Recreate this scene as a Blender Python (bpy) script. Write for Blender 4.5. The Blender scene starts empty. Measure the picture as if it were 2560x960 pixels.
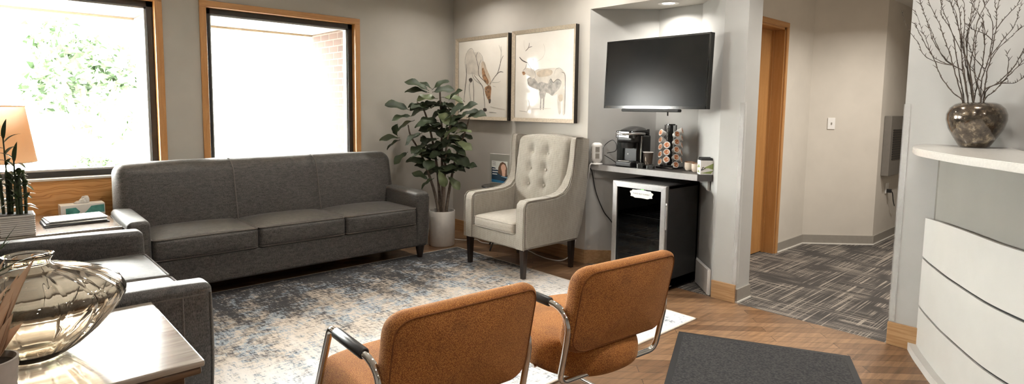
import bpy, bmesh, math, random
from math import pi, sin, cos, radians, sqrt
from mathutils import Vector, Matrix, Euler

S = bpy.context.scene
COL = S.collection
rnd = random.Random(7)

# ------------------------------------------------------------------ mesh builder
class MB:
    def __init__(self): self.bm = bmesh.new(); self.wn = False
    def _join(self, b, mi=0):
        for f in b.faces: f.material_index = mi
        me = bpy.data.meshes.new('tmp'); b.to_mesh(me); b.free()
        self.bm.from_mesh(me); bpy.data.meshes.remove(me); return self
    def box(self, x0, x1, y0, y1, z0, z1, bev=0, seg=2, mi=0):
        b = bmesh.new()
        bmesh.ops.create_cube(b, size=1)
        for v in b.verts:
            v.co = Vector((x0 + (v.co.x + .5) * (x1 - x0), y0 + (v.co.y + .5) * (y1 - y0), z0 + (v.co.z + .5) * (z1 - z0)))
        if bev: self.wn = True; bmesh.ops.bevel(b, geom=list(b.edges), offset=bev, segments=seg, affect='EDGES', profile=.5)
        return self._join(b, mi)
    def rbox(self, x0, x1, y0, y1, z0, z1, r, n=8, crown=(0, 0, 0), fn=None, mi=0, k=4):
        """a cushion: rounded box on a lattice shell, each face bulging by crown"""
        h = [abs(x1 - x0) / 2, abs(y1 - y0) / 2, abs(z1 - z0) / 2]; c = Vector(((x0 + x1) / 2, (y0 + y1) / 2, (z0 + z1) / 2))
        ax = []
        for a in h:
            rr = min(r, a * .999); e = [a - rr + rr * math.tan(i / k * pi / 4) for i in range(k + 1)]
            inner = [-(a - rr) + 2 * (a - rr) * i / n for i in range(1, n)]
            ax.append([-t for t in reversed(e)] + inner + e)
        b = bmesh.new(); vs = {}
        L = [len(a) for a in ax]
        def gv(i, j, l):
            key = (i, j, l)
            if key in vs: return vs[key]
            p = Vector((ax[0][i], ax[1][j], ax[2][l])); q = Vector([max(-(h[t] - min(r, h[t] * .999)), min(h[t] - min(r, h[t] * .999), p[t])) for t in range(3)])
            d = p - q
            if d.length > 1e-9: p = q + d.normalized() * min(r, min(h) * .999) if max(abs(d[0]), abs(d[1]), abs(d[2])) > 1e-9 else p
            u = [p[t] / h[t] for t in range(3)]
            w = [max(0, 1 - abs(u[t]) ** 2.6) for t in range(3)]
            o = Vector((crown[0] * u[0] * w[1] * w[2], crown[1] * u[1] * w[0] * w[2], crown[2] * u[2] * w[0] * w[1]))
            P = p + o + c
            if fn: P = Vector(fn(P.x, P.y, P.z, u[0], u[1], u[2]))
            vs[key] = b.verts.new(P); return vs[key]
        for a, (d1, d2) in ((0, (1, 2)), (1, (2, 0)), (2, (0, 1))):
            for end in (0, L[a] - 1):
                for i in range(L[d1] - 1):
                    for j in range(L[d2] - 1):
                        def k3(s, t):
                            q = [0, 0, 0]; q[a] = end; q[d1] = s; q[d2] = t; return gv(*q)
                        f = [k3(i, j), k3(i + 1, j), k3(i + 1, j + 1), k3(i, j + 1)]
                        if end == 0: f.reverse()
                        try: b.faces.new(f)
                        except ValueError: pass
        bmesh.ops.recalc_face_normals(b, faces=b.faces)
        return self._join(b, mi)
    def cyl(self, c, r, h, seg=24, r2=None, axis='Z', bev=0, mi=0):
        b = bmesh.new()
        bmesh.ops.create_cone(b, cap_ends=True, segments=seg, radius1=r, radius2=r if r2 is None else r2, depth=h)
        if bev:
            self.wn = True; es = [e for e in b.edges if abs(e.verts[0].co.z - e.verts[1].co.z) < 1e-6]
            bmesh.ops.bevel(b, geom=es, offset=bev, segments=2, affect='EDGES')
        M = {'Z': Matrix.Identity(3), 'X': Matrix.Rotation(pi / 2, 3, 'Y'), 'Y': Matrix.Rotation(-pi / 2, 3, 'X')}[axis] if isinstance(axis, str) else Vector((0, 0, 1)).rotation_difference(Vector(axis)).to_matrix()
        for v in b.verts: v.co = M @ v.co + Vector(c)
        return self._join(b, mi)
    def lathe(self, prof, c=(0, 0, 0), seg=40, ribs=0, amp=0, mi=0, sx=1, sy=1):
        b = bmesh.new(); rings = []
        for r, z in prof:
            if r < 1e-6: rings.append([b.verts.new((c[0], c[1], c[2] + z))] * seg); continue
            ring = []
            for i in range(seg):
                a = 2 * pi * i / seg; rr = r * (1 + amp * abs(cos(a * ribs / 2)) if ribs else 1)
                ring.append(b.verts.new((c[0] + sx * rr * cos(a), c[1] + sy * rr * sin(a), c[2] + z)))
            rings.append(ring)
        for A, D in zip(rings, rings[1:]):
            for i in range(seg):
                j = (i + 1) % seg; f = []
                for v in (A[i], A[j], D[j], D[i]):
                    if v not in f: f.append(v)
                if len(f) > 2:
                    try: b.faces.new(f)
                    except ValueError: pass
        bmesh.ops.recalc_face_normals(b, faces=b.faces)
        return self._join(b, mi)
    def tube(self, pts, r, seg=10, closed=False, mi=0, radii=None, flat=1.0):
        pts = [Vector(p) for p in pts]; n = len(pts); b = bmesh.new(); rings = []
        T = []
        for i in range(n):
            if closed: t = pts[(i + 1) % n] - pts[i - 1]
            else: t = pts[min(i + 1, n - 1)] - pts[max(i - 1, 0)]
            T.append(t.normalized() if t.length > 1e-9 else Vector((0, 0, 1)))
        N = Vector((0, 0, 1)) if abs(T[0].z) < .9 else Vector((1, 0, 0))
        N = (N - T[0] * N.dot(T[0])).normalized()
        for i in range(n):
            N = N - T[i] * N.dot(T[i])
            N = N.normalized() if N.length > 1e-6 else T[i].orthogonal().normalized()
            Bn = T[i].cross(N); rr = radii[i] if radii else r
            rings.append([b.verts.new(pts[i] + rr * (cos(2 * pi * k / seg) * N + flat * sin(2 * pi * k / seg) * Bn)) for k in range(seg)])
        m = n if closed else n - 1
        for i in range(m):
            A, D = rings[i], rings[(i + 1) % n]
            for k in range(seg): b.faces.new((A[k], A[(k + 1) % seg], D[(k + 1) % seg], D[k]))
        if not closed:
            b.faces.new(list(reversed(rings[0]))); b.faces.new(rings[-1])
        bmesh.ops.recalc_face_normals(b, faces=b.faces)
        return self._join(b, mi)
    def prism(self, poly, z0, z1, mi=0, bev=0):
        """poly: (x, y) loop extruded along z"""
        b = bmesh.new(); lo = [b.verts.new((x, y, z0)) for x, y in poly]; hi = [b.verts.new((x, y, z1)) for x, y in poly]; n = len(poly)
        b.faces.new(list(reversed(lo))); b.faces.new(hi)
        for i in range(n): b.faces.new((lo[i], lo[(i + 1) % n], hi[(i + 1) % n], hi[i]))
        bmesh.ops.recalc_face_normals(b, faces=b.faces)
        if bev:
            self.wn = True; es = [e for e in b.edges if abs(e.verts[0].co.z - e.verts[1].co.z) < 1e-6]
            bmesh.ops.bevel(b, geom=es, offset=bev, segments=2, affect='EDGES')
        return self._join(b, mi)
    def extr(self, loop, vec, mi=0, bev=0, seg=3):
        """loop: 3-D points of one face, extruded by vec"""
        b = bmesh.new(); v = Vector(vec); A = [b.verts.new(p) for p in loop]; D = [b.verts.new(Vector(p) + v) for p in loop]; n = len(loop)
        fa = b.faces.new(list(reversed(A))); fb = b.faces.new(D)
        for i in range(n): b.faces.new((A[i], A[(i + 1) % n], D[(i + 1) % n], D[i]))
        bmesh.ops.recalc_face_normals(b, faces=b.faces)
        if bev: self.wn = True; bmesh.ops.bevel(b, geom=list({e for f in (fa, fb) for e in f.edges}), offset=bev, segments=seg, affect='EDGES')
        return self._join(b, mi)
    def face(self, pts, mi=0):
        b = bmesh.new(); b.faces.new([b.verts.new(p) for p in pts]); return self._join(b, mi)
    def grid(self, P, mi=0, th=0):
        """P: rows of 3-D points; th gives it thickness along the normal"""
        b = bmesh.new(); V = [[b.verts.new(p) for p in row] for row in P]
        for i in range(len(V) - 1):
            for j in range(len(V[0]) - 1): b.faces.new((V[i][j], V[i][j + 1], V[i + 1][j + 1], V[i + 1][j]))
        bmesh.ops.recalc_face_normals(b, faces=b.faces)
        if th: bmesh.ops.solidify(b, geom=list(b.faces), thickness=th)
        return self._join(b, mi)
    def move(self, M):
        for v in self.bm.verts: v.co = M @ v.co
        return self

def link(name, mb, mats, parent=None, local=True, smooth=40):
    me = bpy.data.meshes.new(name)
    mb.bm.to_mesh(me); mb.bm.free()
    for m in (mats if isinstance(mats, (list, tuple)) else [mats]): me.materials.append(m)
    if smooth:
        me.shade_smooth()
        try: me.set_sharp_from_angle(angle=radians(smooth))
        except Exception: pass
    o = bpy.data.objects.new(name, me); COL.objects.link(o)
    if mb.wn and smooth: w_ = o.modifiers.new('weighted normals', 'WEIGHTED_NORMAL'); w_.keep_sharp = True
    if parent: o.parent = parent
    return o

def P(parent, name, mb, mats, label=None, smooth=40):
    """a part whose mesh was made in world coordinates, put under its thing"""
    M = world_of(parent).inverted()
    for v in mb.bm.verts: v.co = M @ v.co
    o = link(name, mb, mats, parent, smooth=smooth)
    if label: o['label'] = label
    return o
def world_of(o):
    M = Matrix.LocRotScale(o.location, o.rotation_euler, None)
    return world_of(o.parent) @ M if o.parent else M
def L(parent, name, mb, mats, label=None, smooth=40):
    """a part made in its thing's own coordinates"""
    o = link(name, mb, mats, parent, smooth=smooth)
    if label: o['label'] = label
    return o
def tag(o, label, cat, group=None):
    o['label'] = label; o['category'] = cat
    if group: o['group'] = group
    return o
def thing(name, label, cat, loc=(0, 0, 0), rotz=0, group=None):
    o = bpy.data.objects.new(name, None); COL.objects.link(o)
    o.location = loc; o.rotation_euler = (0, 0, rotz); o.empty_display_size = .1
    return tag(o, label, cat, group)
def struct(name, mb, mats, parent=None, smooth=30):
    o = link(name, mb, mats, parent, smooth=smooth)
    if not parent: o['kind'] = 'structure'
    return o
def solo(name, label, cat, mb, mats, loc=(0, 0, 0), group=None, smooth=40):
    """a thing that is one mesh, made in world coordinates"""
    for v in mb.bm.verts: v.co -= Vector(loc)
    o = link(name, mb, mats, smooth=smooth); o.location = loc
    return tag(o, label, cat, group)
def copy_tree(o, parent=None):
    c = o.copy(); COL.objects.link(c)
    if parent: c.parent = parent
    for ch in list(o.children): copy_tree(ch, c)
    return c

def fillet(pts, rad, n=6, closed=False):
    pts = [Vector(p) for p in pts]; out = []; N = len(pts)
    for i, p in enumerate(pts):
        if not closed and i in (0, N - 1): out.append(p); continue
        a, b = pts[i - 1] - p, pts[(i + 1) % N] - p
        r = rad[i] if isinstance(rad, (list, tuple)) else rad
        ang = a.angle(b); d = min(r / math.tan(ang / 2), a.length * .49, b.length * .49) if ang < pi - 1e-3 else 0
        if d < 1e-5: out.append(p); continue
        A, D = p + a.normalized() * d, p + b.normalized() * d
        for k in range(n + 1):
            t = k / n; out.append((1 - t) ** 2 * A + 2 * t * (1 - t) * p + t * t * D)
    return out
def spline(pts, n=6, closed=False):
    pts = [Vector(p) for p in pts]; out = []; N = len(pts)
    rng = range(N if closed else N - 1)
    for i in rng:
        p0, p1, p2, p3 = (pts[(i - 1) % N], pts[i], pts[(i + 1) % N], pts[(i + 2) % N]) if closed else (pts[max(i - 1, 0)], pts[i], pts[i + 1], pts[min(i + 2, N - 1)])
        for k in range(n):
            t = k / n
            out.append(.5 * ((2 * p1) + (p2 - p0) * t + (2 * p0 - 5 * p1 + 4 * p2 - p3) * t * t + (3 * p1 - p0 - 3 * p2 + p3) * t ** 3))
    if not closed: out.append(pts[-1])
    return out

# ------------------------------------------------------------------ materials
class NT:
    def __init__(self, name):
        self.m = bpy.data.materials.new(name); self.m.use_nodes = True
        self.t = self.m.node_tree; self.b = self.t.nodes['Principled BSDF']
        self._co = None
    def n(self, typ, **kw):
        nd = self.t.nodes.new('ShaderNode' + typ)
        for k, v in kw.items():
            if k.startswith('i_'): nd.inputs[k[2:].replace('_', ' ')].default_value = v
            else: setattr(nd, k, v)
        return nd
    def l(self, a, b): self.t.links.new(a, b)
    def co(self, scale=(1, 1, 1), rot=(0, 0, 0), kind='Object'):
        if not self._co: self._co = self.n('TexCoord')
        mp = self.n('Mapping'); mp.inputs['Scale'].default_value = scale; mp.inputs['Rotation'].default_value = rot
        self.l(self._co.outputs[kind], mp.inputs['Vector']); return mp.outputs[0]
    def noise(self, scale, vec=None, detail=3, rough=.55, dist=0):
        nd = self.n('TexNoise'); nd.inputs['Scale'].default_value = scale; nd.inputs['Detail'].default_value = detail
        nd.inputs['Roughness'].default_value = rough; nd.inputs['Distortion'].default_value = dist
        self.l(vec if vec is not None else self.co(), nd.inputs['Vector']); return nd.outputs['Fac']
    def ramp(self, fac, stops):
        r = self.n('ValToRGB'); e = r.color_ramp.elements
        while len(e) < len(stops): e.new(.5)
        for el, (p, c) in zip(e, stops): el.position = p; el.color = (*c, 1)
        self.l(fac, r.inputs[0]); return r.outputs[0]
    def mix(self, fac, a, b, mode='MIX'):
        m = self.n('Mix', data_type='RGBA', blend_type=mode)
        for k, v in ((0, fac), (6, a), (7, b)):
            if isinstance(v, (int, float)): m.inputs[k].default_value = v
            elif isinstance(v, (tuple, list)): m.inputs[k].default_value = (*v[:3], 1)
            else: self.l(v, m.inputs[k])
        return m.outputs[2]
    def math(self, op, a, b=0.0, clamp=False):
        m = self.n('Math', operation=op); m.use_clamp = clamp
        for i, v in enumerate((a, b)):
            if isinstance(v, (int, float)): m.inputs[i].default_value = v
            else: self.l(v, m.inputs[i])
        return m.outputs[0]
    def sep(self, vec):
        s = self.n('SeparateXYZ'); self.l(vec, s.inputs[0]); return s.outputs
    def bump(self, h, strength=.2, dist=.01):
        b = self.n('Bump'); b.inputs['Strength'].default_value = strength; b.inputs['Distance'].default_value = dist
        self.l(h, b.inputs['Height']); self.l(b.outputs[0], self.b.inputs['Normal'])
    def set(self, **kw):
        for k, v in kw.items():
            k = {'col': 'Base Color', 'rough': 'Roughness', 'metal': 'Metallic', 'coat': 'Coat Weight', 'coatr': 'Coat Roughness', 'trans': 'Transmission Weight',
                 'ior': 'IOR', 'spec': 'Specular IOR Level', 'sheen': 'Sheen Weight', 'em': 'Emission Color', 'ems': 'Emission Strength', 'alpha': 'Alpha', 'sub': 'Subsurface Weight'}[k]
            if isinstance(v, (int, float)): self.b.inputs[k].default_value = v
            elif isinstance(v, (tuple, list)): self.b.inputs[k].default_value = (*v[:3], 1)
            else: self.l(v, self.b.inputs[k])
        return self.m

def plain(name, col, rough=.5, var=.06, sc=30, **kw):
    t = NT(name); f = t.noise(sc, detail=2)
    a = tuple(max(0, c * (1 - var)) for c in col); b = tuple(min(1, c * (1 + var)) for c in col)
    return t.set(col=t.ramp(f, [(.3, a), (.7, b)]), rough=rough, **kw)
def paint(name, col, rough=.75, bump=.08):
    t = NT(name); f = t.noise(3, detail=3); g = t.noise(260, detail=2)
    a = tuple(c * .965 for c in col); b = tuple(min(1, c * 1.03) for c in col)
    t.bump(g, bump, .002); return t.set(col=t.ramp(f, [(.35, a), (.65, b)]), rough=rough)
def wood(name, c1, c2, scale=(1, 14, 14), rot=(0, 0, 0), rough=.4, coat=0.0, ring=3.0, dark=None, coatr=.1):
    t = NT(name); v = t.co(scale, rot)
    f = t.noise(ring, v, 4, .6, .6); g = t.noise(ring * 14, t.co((scale[0] * .6, scale[1] * 1.6, scale[2] * 1.6), rot), 2)
    c = t.ramp(f, [(.25, dark or c1), (.42, c1), (.62, c2), (.78, c1)])
    c = t.mix(t.math('MULTIPLY', g, .55), c, tuple(x * .55 for x in c1))
    t.bump(g, .08, .002); return t.set(col=c, rough=rough, coat=coat, coatr=coatr)
def heather(name, c1, c2, sc=420, rough=.95, stretch=(1, 1, .35), bump=.35, sheen=.25):
    t = NT(name); v = t.co(stretch); f = t.noise(sc, v, 2, .7); g = t.noise(sc * .18, t.co((.5, .5, 1.6)), 2)
    h = t.math('ADD', t.math('MULTIPLY', f, .7), t.math('MULTIPLY', g, .3))
    t.bump(f, bump, .003); return t.set(col=t.ramp(h, [(.36, c1), (.64, c2)]), rough=rough, sheen=sheen)

M = {}
M['wall_grey'] = paint('wall grey paint', (.50, .475, .425)); M['wall_art'] = paint('lamplit wall grey paint', (.56, .53, .48)); M['desk_grey'] = paint('desk grey paint', (.235, .222, .20))  # art wall shares the grey paint; its lighter tone stands for lamplight
M['wall_light'] = paint('wall light grey paint', (.45, .445, .425))
M['wall_hall'] = paint('hall cream paint', (.60, .555, .49))
M['white_paint'] = paint('white paint', (.78, .76, .72), .6)
M['ceiling'] = paint('ceiling white', (.80, .77, .72), .85)
M['oak_v'] = wood('oak trim upright', (.50, .235, .075), (.62, .33, .125), (14, 14, 1), rough=.35, coat=.25)
M['oak_h'] = wood('oak trim level', (.50, .235, .075), (.62, .33, .125), (1, 14, 14), rough=.35, coat=.25)
t = NT('oak panel figured'); wv = t.n('TexWave', wave_type='BANDS', bands_direction='Z'); wv.inputs['Scale'].default_value = 6.5; wv.inputs['Distortion'].default_value = 7; wv.inputs['Detail'].default_value = 2; wv.inputs['Detail Scale'].default_value = 1.6
t.l(t.co((.35, 1, 1)), wv.inputs['Vector']); g = t.noise(1.0, t.co((9, 90, 160)), 2)
c = t.ramp(wv.outputs['Fac'], [(.25, (.62, .335, .125)), (.6, (.53, .265, .085)), (.82, (.34, .145, .04)), (.95, (.58, .30, .10))]); c = t.mix(t.math('MULTIPLY', g, .35), c, (.38, .18, .05)); M['oak_panel'] = t.set(col=c, rough=.4, coat=.2)
M['oak_y'] = wood('oak trim along wall', (.40, .225, .10), (.55, .35, .18), (14, 1, 22), rough=.4, coat=.2)
M['door_wood'] = wood('door veneer', (.46, .22, .07), (.53, .27, .095), (9, 9, .7), rough=.4, coat=.2)
M['table_wood'] = wood('glossy table wood', (.29, .235, .185), (.42, .36, .295), (.9, 10, 10), rot=(0, 0, radians(90)), rough=.2, coat=1.0, ring=2.6, dark=(.16, .12, .09), coatr=.07)
M['table_edge'] = wood('table edge wood', (.10, .055, .028), (.20, .12, .065), (1, 12, 12), rough=.35, coat=.3)
M['dark_wood'] = wood('dark leg wood', (.012, .007, .005), (.03, .016, .010), (12, 12, 1), rough=.3, coat=.3)
M['sofa'] = heather('charcoal sofa fabric', (.006, .0055, .005), (.092, .083, .073), 300, rough=.50, sheen=.12)
M['piping'] = heather('charcoal piping', (.05, .045, .04), (.14, .12, .10), 500)
M['black'] = plain('black plastic', (.012, .012, .012), .35)
M['black_gloss'] = plain('glossy black plastic', (.008, .008, .008), .12, coat=.6)
M['black_matte'] = plain('matte black', (.010, .010, .010), .65)
M['silver'] = plain('brushed steel', (.62, .61, .60), .28, .05, 60, metal=1.0)
M['chrome'] = plain('chrome', (.82, .81, .79), .06, .01, metal=1.0)
M['white_plastic'] = plain('white plastic', (.80, .78, .75), .35, .02)
M['white_quartz'] = plain('white quartz', (.62, .60, .56), .22, .05, 90, coat=.3)
M['white_panel'] = plain('white laminate', (.52, .51, .48), .4, .02, 8)
M['grey_shelf'] = plain('grey shelf laminate', (.075, .070, .068), .4, .05)
M['grey_shelf_edge'] = plain('grey shelf edge', (.42, .41, .40), .45, .05)
M['vinyl'] = plain('grey vinyl base', (.30, .275, .24), .5, .04); M['unit_grey'] = plain('grey enamel', (.17, .155, .135), .5, .04)
M['caulk'] = plain('caulk white', (.75, .72, .66), .6, .03)
M['alu'] = plain('window gasket light', (.70, .72, .70), .35, .03)
M['frame_black'] = plain('dark bronze window frame', (.018, .018, .018), .4, .1)
M['ceramic_white'] = plain('white ceramic', (.74, .70, .65), .35, .03)
M['pot_grey'] = plain('grey ceramic', (.42, .38, .34), .5, .06)
M['soil'] = plain('soil', (.03, .022, .016), .95, .4, 90)
M['leaf'] = None
def leafmat(name, c1, c2, rough=.4, sc=9):
    t = NT(name); f = t.noise(sc, detail=4)
    return t.set(col=t.ramp(f, [(.3, c1), (.7, c2)]), rough=rough)
M['fig_leaf'] = leafmat('fig leaf', (.012, .022, .008), (.040, .058, .022), .6)
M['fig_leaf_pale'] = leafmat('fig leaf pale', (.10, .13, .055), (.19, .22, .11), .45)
M['bamboo_leaf'] = leafmat('bamboo leaf', (.018, .035, .012), (.05, .085, .025), .4)
M['green_leaf'] = leafmat('strap leaf', (.012, .045, .006), (.04, .12, .015), .3)
M['dry_leaf'] = leafmat('dry leaf', (.55, .33, .19), (.75, .55, .38), .7)
M['bark'] = plain('grey bark', (.16, .125, .095), .85, .3, 60)
M['twig'] = plain('bare twig', (.060, .043, .030), .8, .4, 70)
M['stalk'] = leafmat('bamboo stalk', (.02, .032, .012), (.06, .085, .03), .35, 40)
M['tree_leaf'] = leafmat('tree leaf', (.030, .058, .022), (.050, .085, .036), .6)
M['bulb'] = NT('lamp lens').set(col=(1, .95, .88), em=(1, .93, .82), ems=9.0)
M['art_side'] = plain('dark frame side', (.022, .018, .014), .45, .1)
M['cream_pot'] = plain('cream glazed', (.72, .62, .50), .25, .05, coat=.5)
M['red_brown'] = plain('copper glaze', (.22, .11, .06), .25, .1, coat=.5)
M['paper'] = plain('paper white', (.82, .80, .77), .55, .02)
M['paper_dark'] = plain('dark cover', (.02, .02, .024), .65, .3, 14)
M['cup_brown'] = plain('brown paper cup', (.10, .075, .06), .6, .05)
M['cup_cream'] = plain('cream cup print', (.72, .66, .55), .6, .03)
M['foil'] = NT('coffee pod lid'); _t = M['foil']; M['foil'] = _t.set(col=_t.ramp(_t.noise(55, detail=1), [(.35, (.42, .10, .03)), (.55, (.70, .30, .14)), (.7, (.85, .70, .55))]), rough=.35)
M['teal'] = leafmat('teal print', (.02, .16, .13), (.10, .36, .32), .5, 14)
M['tea_green'] = plain('olive print', (.28, .34, .12), .5, .15)
M['amber'] = None

# shade cloth
t = NT('lamp shade cloth'); f = t.noise(700, t.co((1, 1, .2)), 2)
tr = t.n('BsdfTranslucent'); tr.inputs[0].default_value = (.97, .80, .60, 1); mx = t.n('MixShader'); mx.inputs[0].default_value = .55
t.set(col=t.ramp(f, [(.3, (.82, .63, .45)), (.7, (.88, .70, .52))]), rough=.9)
out = t.t.nodes['Material Output']; t.l(t.b.outputs[0], mx.inputs[1]); t.l(tr.outputs[0], mx.inputs[2]); t.l(mx.outputs[0], out.inputs[0]); M['shade'] = t.m

# glass kinds
def glassmat(name, col, rough=0.0, ior=1.45, thin=False):
    t = NT(name); t.set(col=col, rough=rough, trans=1.0, ior=ior); return t.m
M['amber'] = glassmat('amber glass', (.955, .88, .77), .0, 1.45)
M['clear'] = glassmat('clear acrylic', (.97, .98, .97), .0, 1.49)
def pane(name, tint=(1, 1, 1), refl=1.0):
    """window pane: mostly straight through, mirror at grazing angles"""
    t = NT(name); tr = t.n('BsdfTransparent'); tr.inputs[0].default_value = (*tint, 1)
    gl = t.n('BsdfGlossy'); gl.inputs['Roughness'].default_value = .01
    fr = t.n('Fresnel'); fr.inputs[0].default_value = 1.45; mx = t.n('MixShader')
    ge = t.n('NewGeometry'); t.l(t.math('MULTIPLY', t.math('MULTIPLY', fr.outputs[0], refl), t.math('SUBTRACT', 1.0, ge.outputs['Backfacing'])), mx.inputs[0]); t.l(tr.outputs[0], mx.inputs[1]); t.l(gl.outputs[0], mx.inputs[2])
    t.l(mx.outputs[0], t.t.nodes['Material Output'].inputs[0]); t.t.nodes.remove(t.b); return t.m
M['pane'] = pane('window glass', (.97, .98, .97))
M['pane_dark'] = pane('tinted fridge glass', (.42, .44, .44))
t = NT('clear plastic guard'); t.set(col=(.8, .8, .78), rough=.15, alpha=.28); M['film'] = t.m

# wood floor: planks laid on the diagonal
t = NT('diagonal oak plank floor'); v = t.co((1, 1, 1), (0, 0, radians(45)))
br = t.n('TexBrick', offset=.37, squash=1); t.l(v, br.inputs['Vector'])
for k, val in (('Scale', 1.0), ('Mortar Size', .0022), ('Mortar Smooth', .3), ('Bias', 0.0), ('Brick Width', .95), ('Row Height', .083)): br.inputs[k].default_value = val
br.inputs['Color1'].default_value = (.145, .080, .041, 1); br.inputs['Color2'].default_value = (.29, .172, .092, 1); br.inputs['Mortar'].default_value = (.055, .03, .017, 1)
g = t.noise(1.0, t.co((3.2, 42, 1), (0, 0, radians(45))), 4, .65, .4)
c = t.mix(.75, br.outputs['Color'], t.ramp(g, [(.3, (.42, .38, .35)), (.55, (.98, .95, .92)), (.75, (1.35, 1.3, 1.25))]), 'MULTIPLY')
rg = t.ramp(t.noise(3, detail=3), [(.3, (.30,) * 3), (.7, (.44,) * 3)])
t.bump(br.outputs['Fac'], -.25, .004); M['floor'] = t.set(col=c, rough=rg, coat=.25, coatr=.22)

# hall carpet: charcoal tiles with pale broken lines both ways
t = NT('charcoal line carpet'); co = t.co()
def lines(sx, sy, thr):
    a = t.noise(1.0, t.co((sx, sy, 1), (0, 0, radians(5))), 2, .5); return t.ramp(a, [(thr, (0, 0, 0)), (thr + .05, (1, 1, 1))])
bx = t.noise(1.0, t.co((4.2, 2.2, 1)), 1); by = t.noise(1.0, t.co((2.2, 4.2, 1)), 1)
lx = t.mix(1.0, lines(.8, 95, .55), t.ramp(bx, [(.40, (0, 0, 0)), (.52, (1, 1, 1))]), 'MULTIPLY')
ly = t.mix(1.0, lines(95, .8, .55), t.ramp(by, [(.42, (0, 0, 0)), (.54, (1, 1, 1))]), 'MULTIPLY')
ln = t.mix(1.0, lx, ly, 'ADD'); fz = t.noise(160, detail=2)
base = t.mix(t.noise(3, t.co((2, 2, 1)), 1), (.034, .030, .027), (.070, .062, .056))
c = t.mix(ln, base, (.31, .27, .225)); c = t.mix(.6, c, t.ramp(fz, [(.3, (.5,) * 3), (.7, (1.35,) * 3)]), 'MULTIPLY')
t.bump(fz, .5, .004); M['carpet'] = t.set(col=c, rough=.98)

# rug: distressed charcoal, beige, white and blue
t = NT('distressed rug'); co = t.co()
sx, sy, sz = t.sep(co)
warp = t.noise(1.0, t.co((4.5, 1.6, 1)), 4, .6, .5)
sa = t.noise(1.0, t.co((52, 13, 1)), 4, .72, .3); sb = t.noise(1.0, t.co((13, 52, 1)), 4, .72, .3)
strk = t.math('ADD', t.math('MULTIPLY', sa, .5), t.math('MULTIPLY', sb, .5))
fine = t.noise(1.0, t.co((130, 130, 1)), 2, .7)
yb = t.math('MAXIMUM', t.math('MULTIPLY', t.math('SUBTRACT', sy, 3.72), .20), -.13)          # woven design with light painted in: sofa shade at one end, brighter away
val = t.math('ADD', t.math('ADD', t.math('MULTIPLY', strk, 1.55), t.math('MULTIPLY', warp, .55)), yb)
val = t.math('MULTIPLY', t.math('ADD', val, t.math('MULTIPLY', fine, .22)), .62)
tanm = t.ramp(t.math('ADD', t.math('MULTIPLY', sy, .25), t.math('MULTIPLY', warp, .25)), [(.86 - .02, (0, 0, 0)), (.98, (1, 1, 1))])
lite = t.mix(tanm, (.82, .82, .81), (.56, .49, .41)); midc = t.mix(tanm, (.55, .55, .55), (.33, .285, .24))
bl = t.noise(1.0, t.co((5, 7, 1), (0, 0, .1)), 3, .7, .6)
midc = t.mix(t.ramp(bl, [(.46, (0, 0, 0)), (.58, (1, 1, 1))]), midc, (.28, .335, .39))
r1 = t.ramp(val, [(.655, (0, 0, 0)), (.715, (1, 1, 1))]); r2 = t.ramp(val, [(.735, (0, 0, 0)), (.80, (1, 1, 1))])
c = t.mix(r2, t.mix(r1, lite, midc), (.035, .035, .038))
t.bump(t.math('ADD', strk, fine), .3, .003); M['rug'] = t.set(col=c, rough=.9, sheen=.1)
M['rug_edge'] = plain('rug binding', (.62, .56, .48), .9, .1)

# entrance mat
t = NT('ribbed door mat'); a = t.n('TexVoronoi', feature='F1'); a.inputs['Scale'].default_value = 1
t.l(t.co((80, 110, 1)), a.inputs['Vector']); fz = t.noise(220, detail=2)
c = t.ramp(a.outputs['Distance'], [(.1, (.050, .047, .044)), (.75, (.010, .010, .011))])
c = t.mix(.6, c, t.ramp(fz, [(.3, (.4,) * 3), (.75, (1.6,) * 3)]), 'MULTIPLY')
t.bump(a.outputs['Distance'], -.6, .006); M['mat'] = t.set(col=c, rough=.95)

# orange pile
t = NT('burnt orange pile'); a = t.n('TexVoronoi', feature='F1'); a.inputs['Scale'].default_value = 330
w = t.noise(9, detail=3); t.l(t.co((1.3, 1, .7), (.3, .5, .4)), a.inputs['Vector'])
c = t.ramp(a.outputs['Distance'], [(.10, (.58, .26, .062)), (.60, (.20, .062, .009))])
c = t.mix(.55, c, t.ramp(w, [(.30, (.50, .44, .40)), (.45, (.95, .93, .9)), (.7, (1.15, 1.15, 1.12))]), 'MULTIPLY')
t.bump(a.outputs['Distance'], -.6, .003); M['orange'] = t.set(col=c, rough=.9, sheen=.2); t.b.inputs['Sheen Tint'].default_value = (1, .6, .3, 1)
M['orange_seam'] = plain('dark orange seam', (.17, .055, .010), .9, .2)

# wing chair weave: cream with broken dark dashes across
t = NT('cream dash weave'); s = t.sep(t.co())
wv = t.n('TexWave', wave_type='BANDS', bands_direction='Z'); wv.inputs['Scale'].default_value = 37; wv.inputs['Distortion'].default_value = .6; wv.inputs['Detail'].default_value = 1
t.l(t.co(), wv.inputs['Vector']); br_ = t.noise(1.0, t.co((60, 60, 14)), 2, .6); fz = t.noise(500, detail=1)
d = t.math('MULTIPLY', t.ramp(wv.outputs['Fac'], [(.62, (0, 0, 0)), (.85, (1, 1, 1))]), t.ramp(br_, [(.35, (.25,) * 3), (.6, (1,) * 3)]))
c = t.mix(t.math('MULTIPLY', d, .55), t.mix(fz, (.30, .272, .23), (.40, .366, .31)), (.04, .034, .028))
t.bump(fz, .25, .002); M['wing'] = t.set(col=c, rough=.9, sheen=.15)
M['wing_seat'] = heather('cream seat cloth', (.34, .305, .255), (.45, .415, .355), 380, bump=.2)

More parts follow.
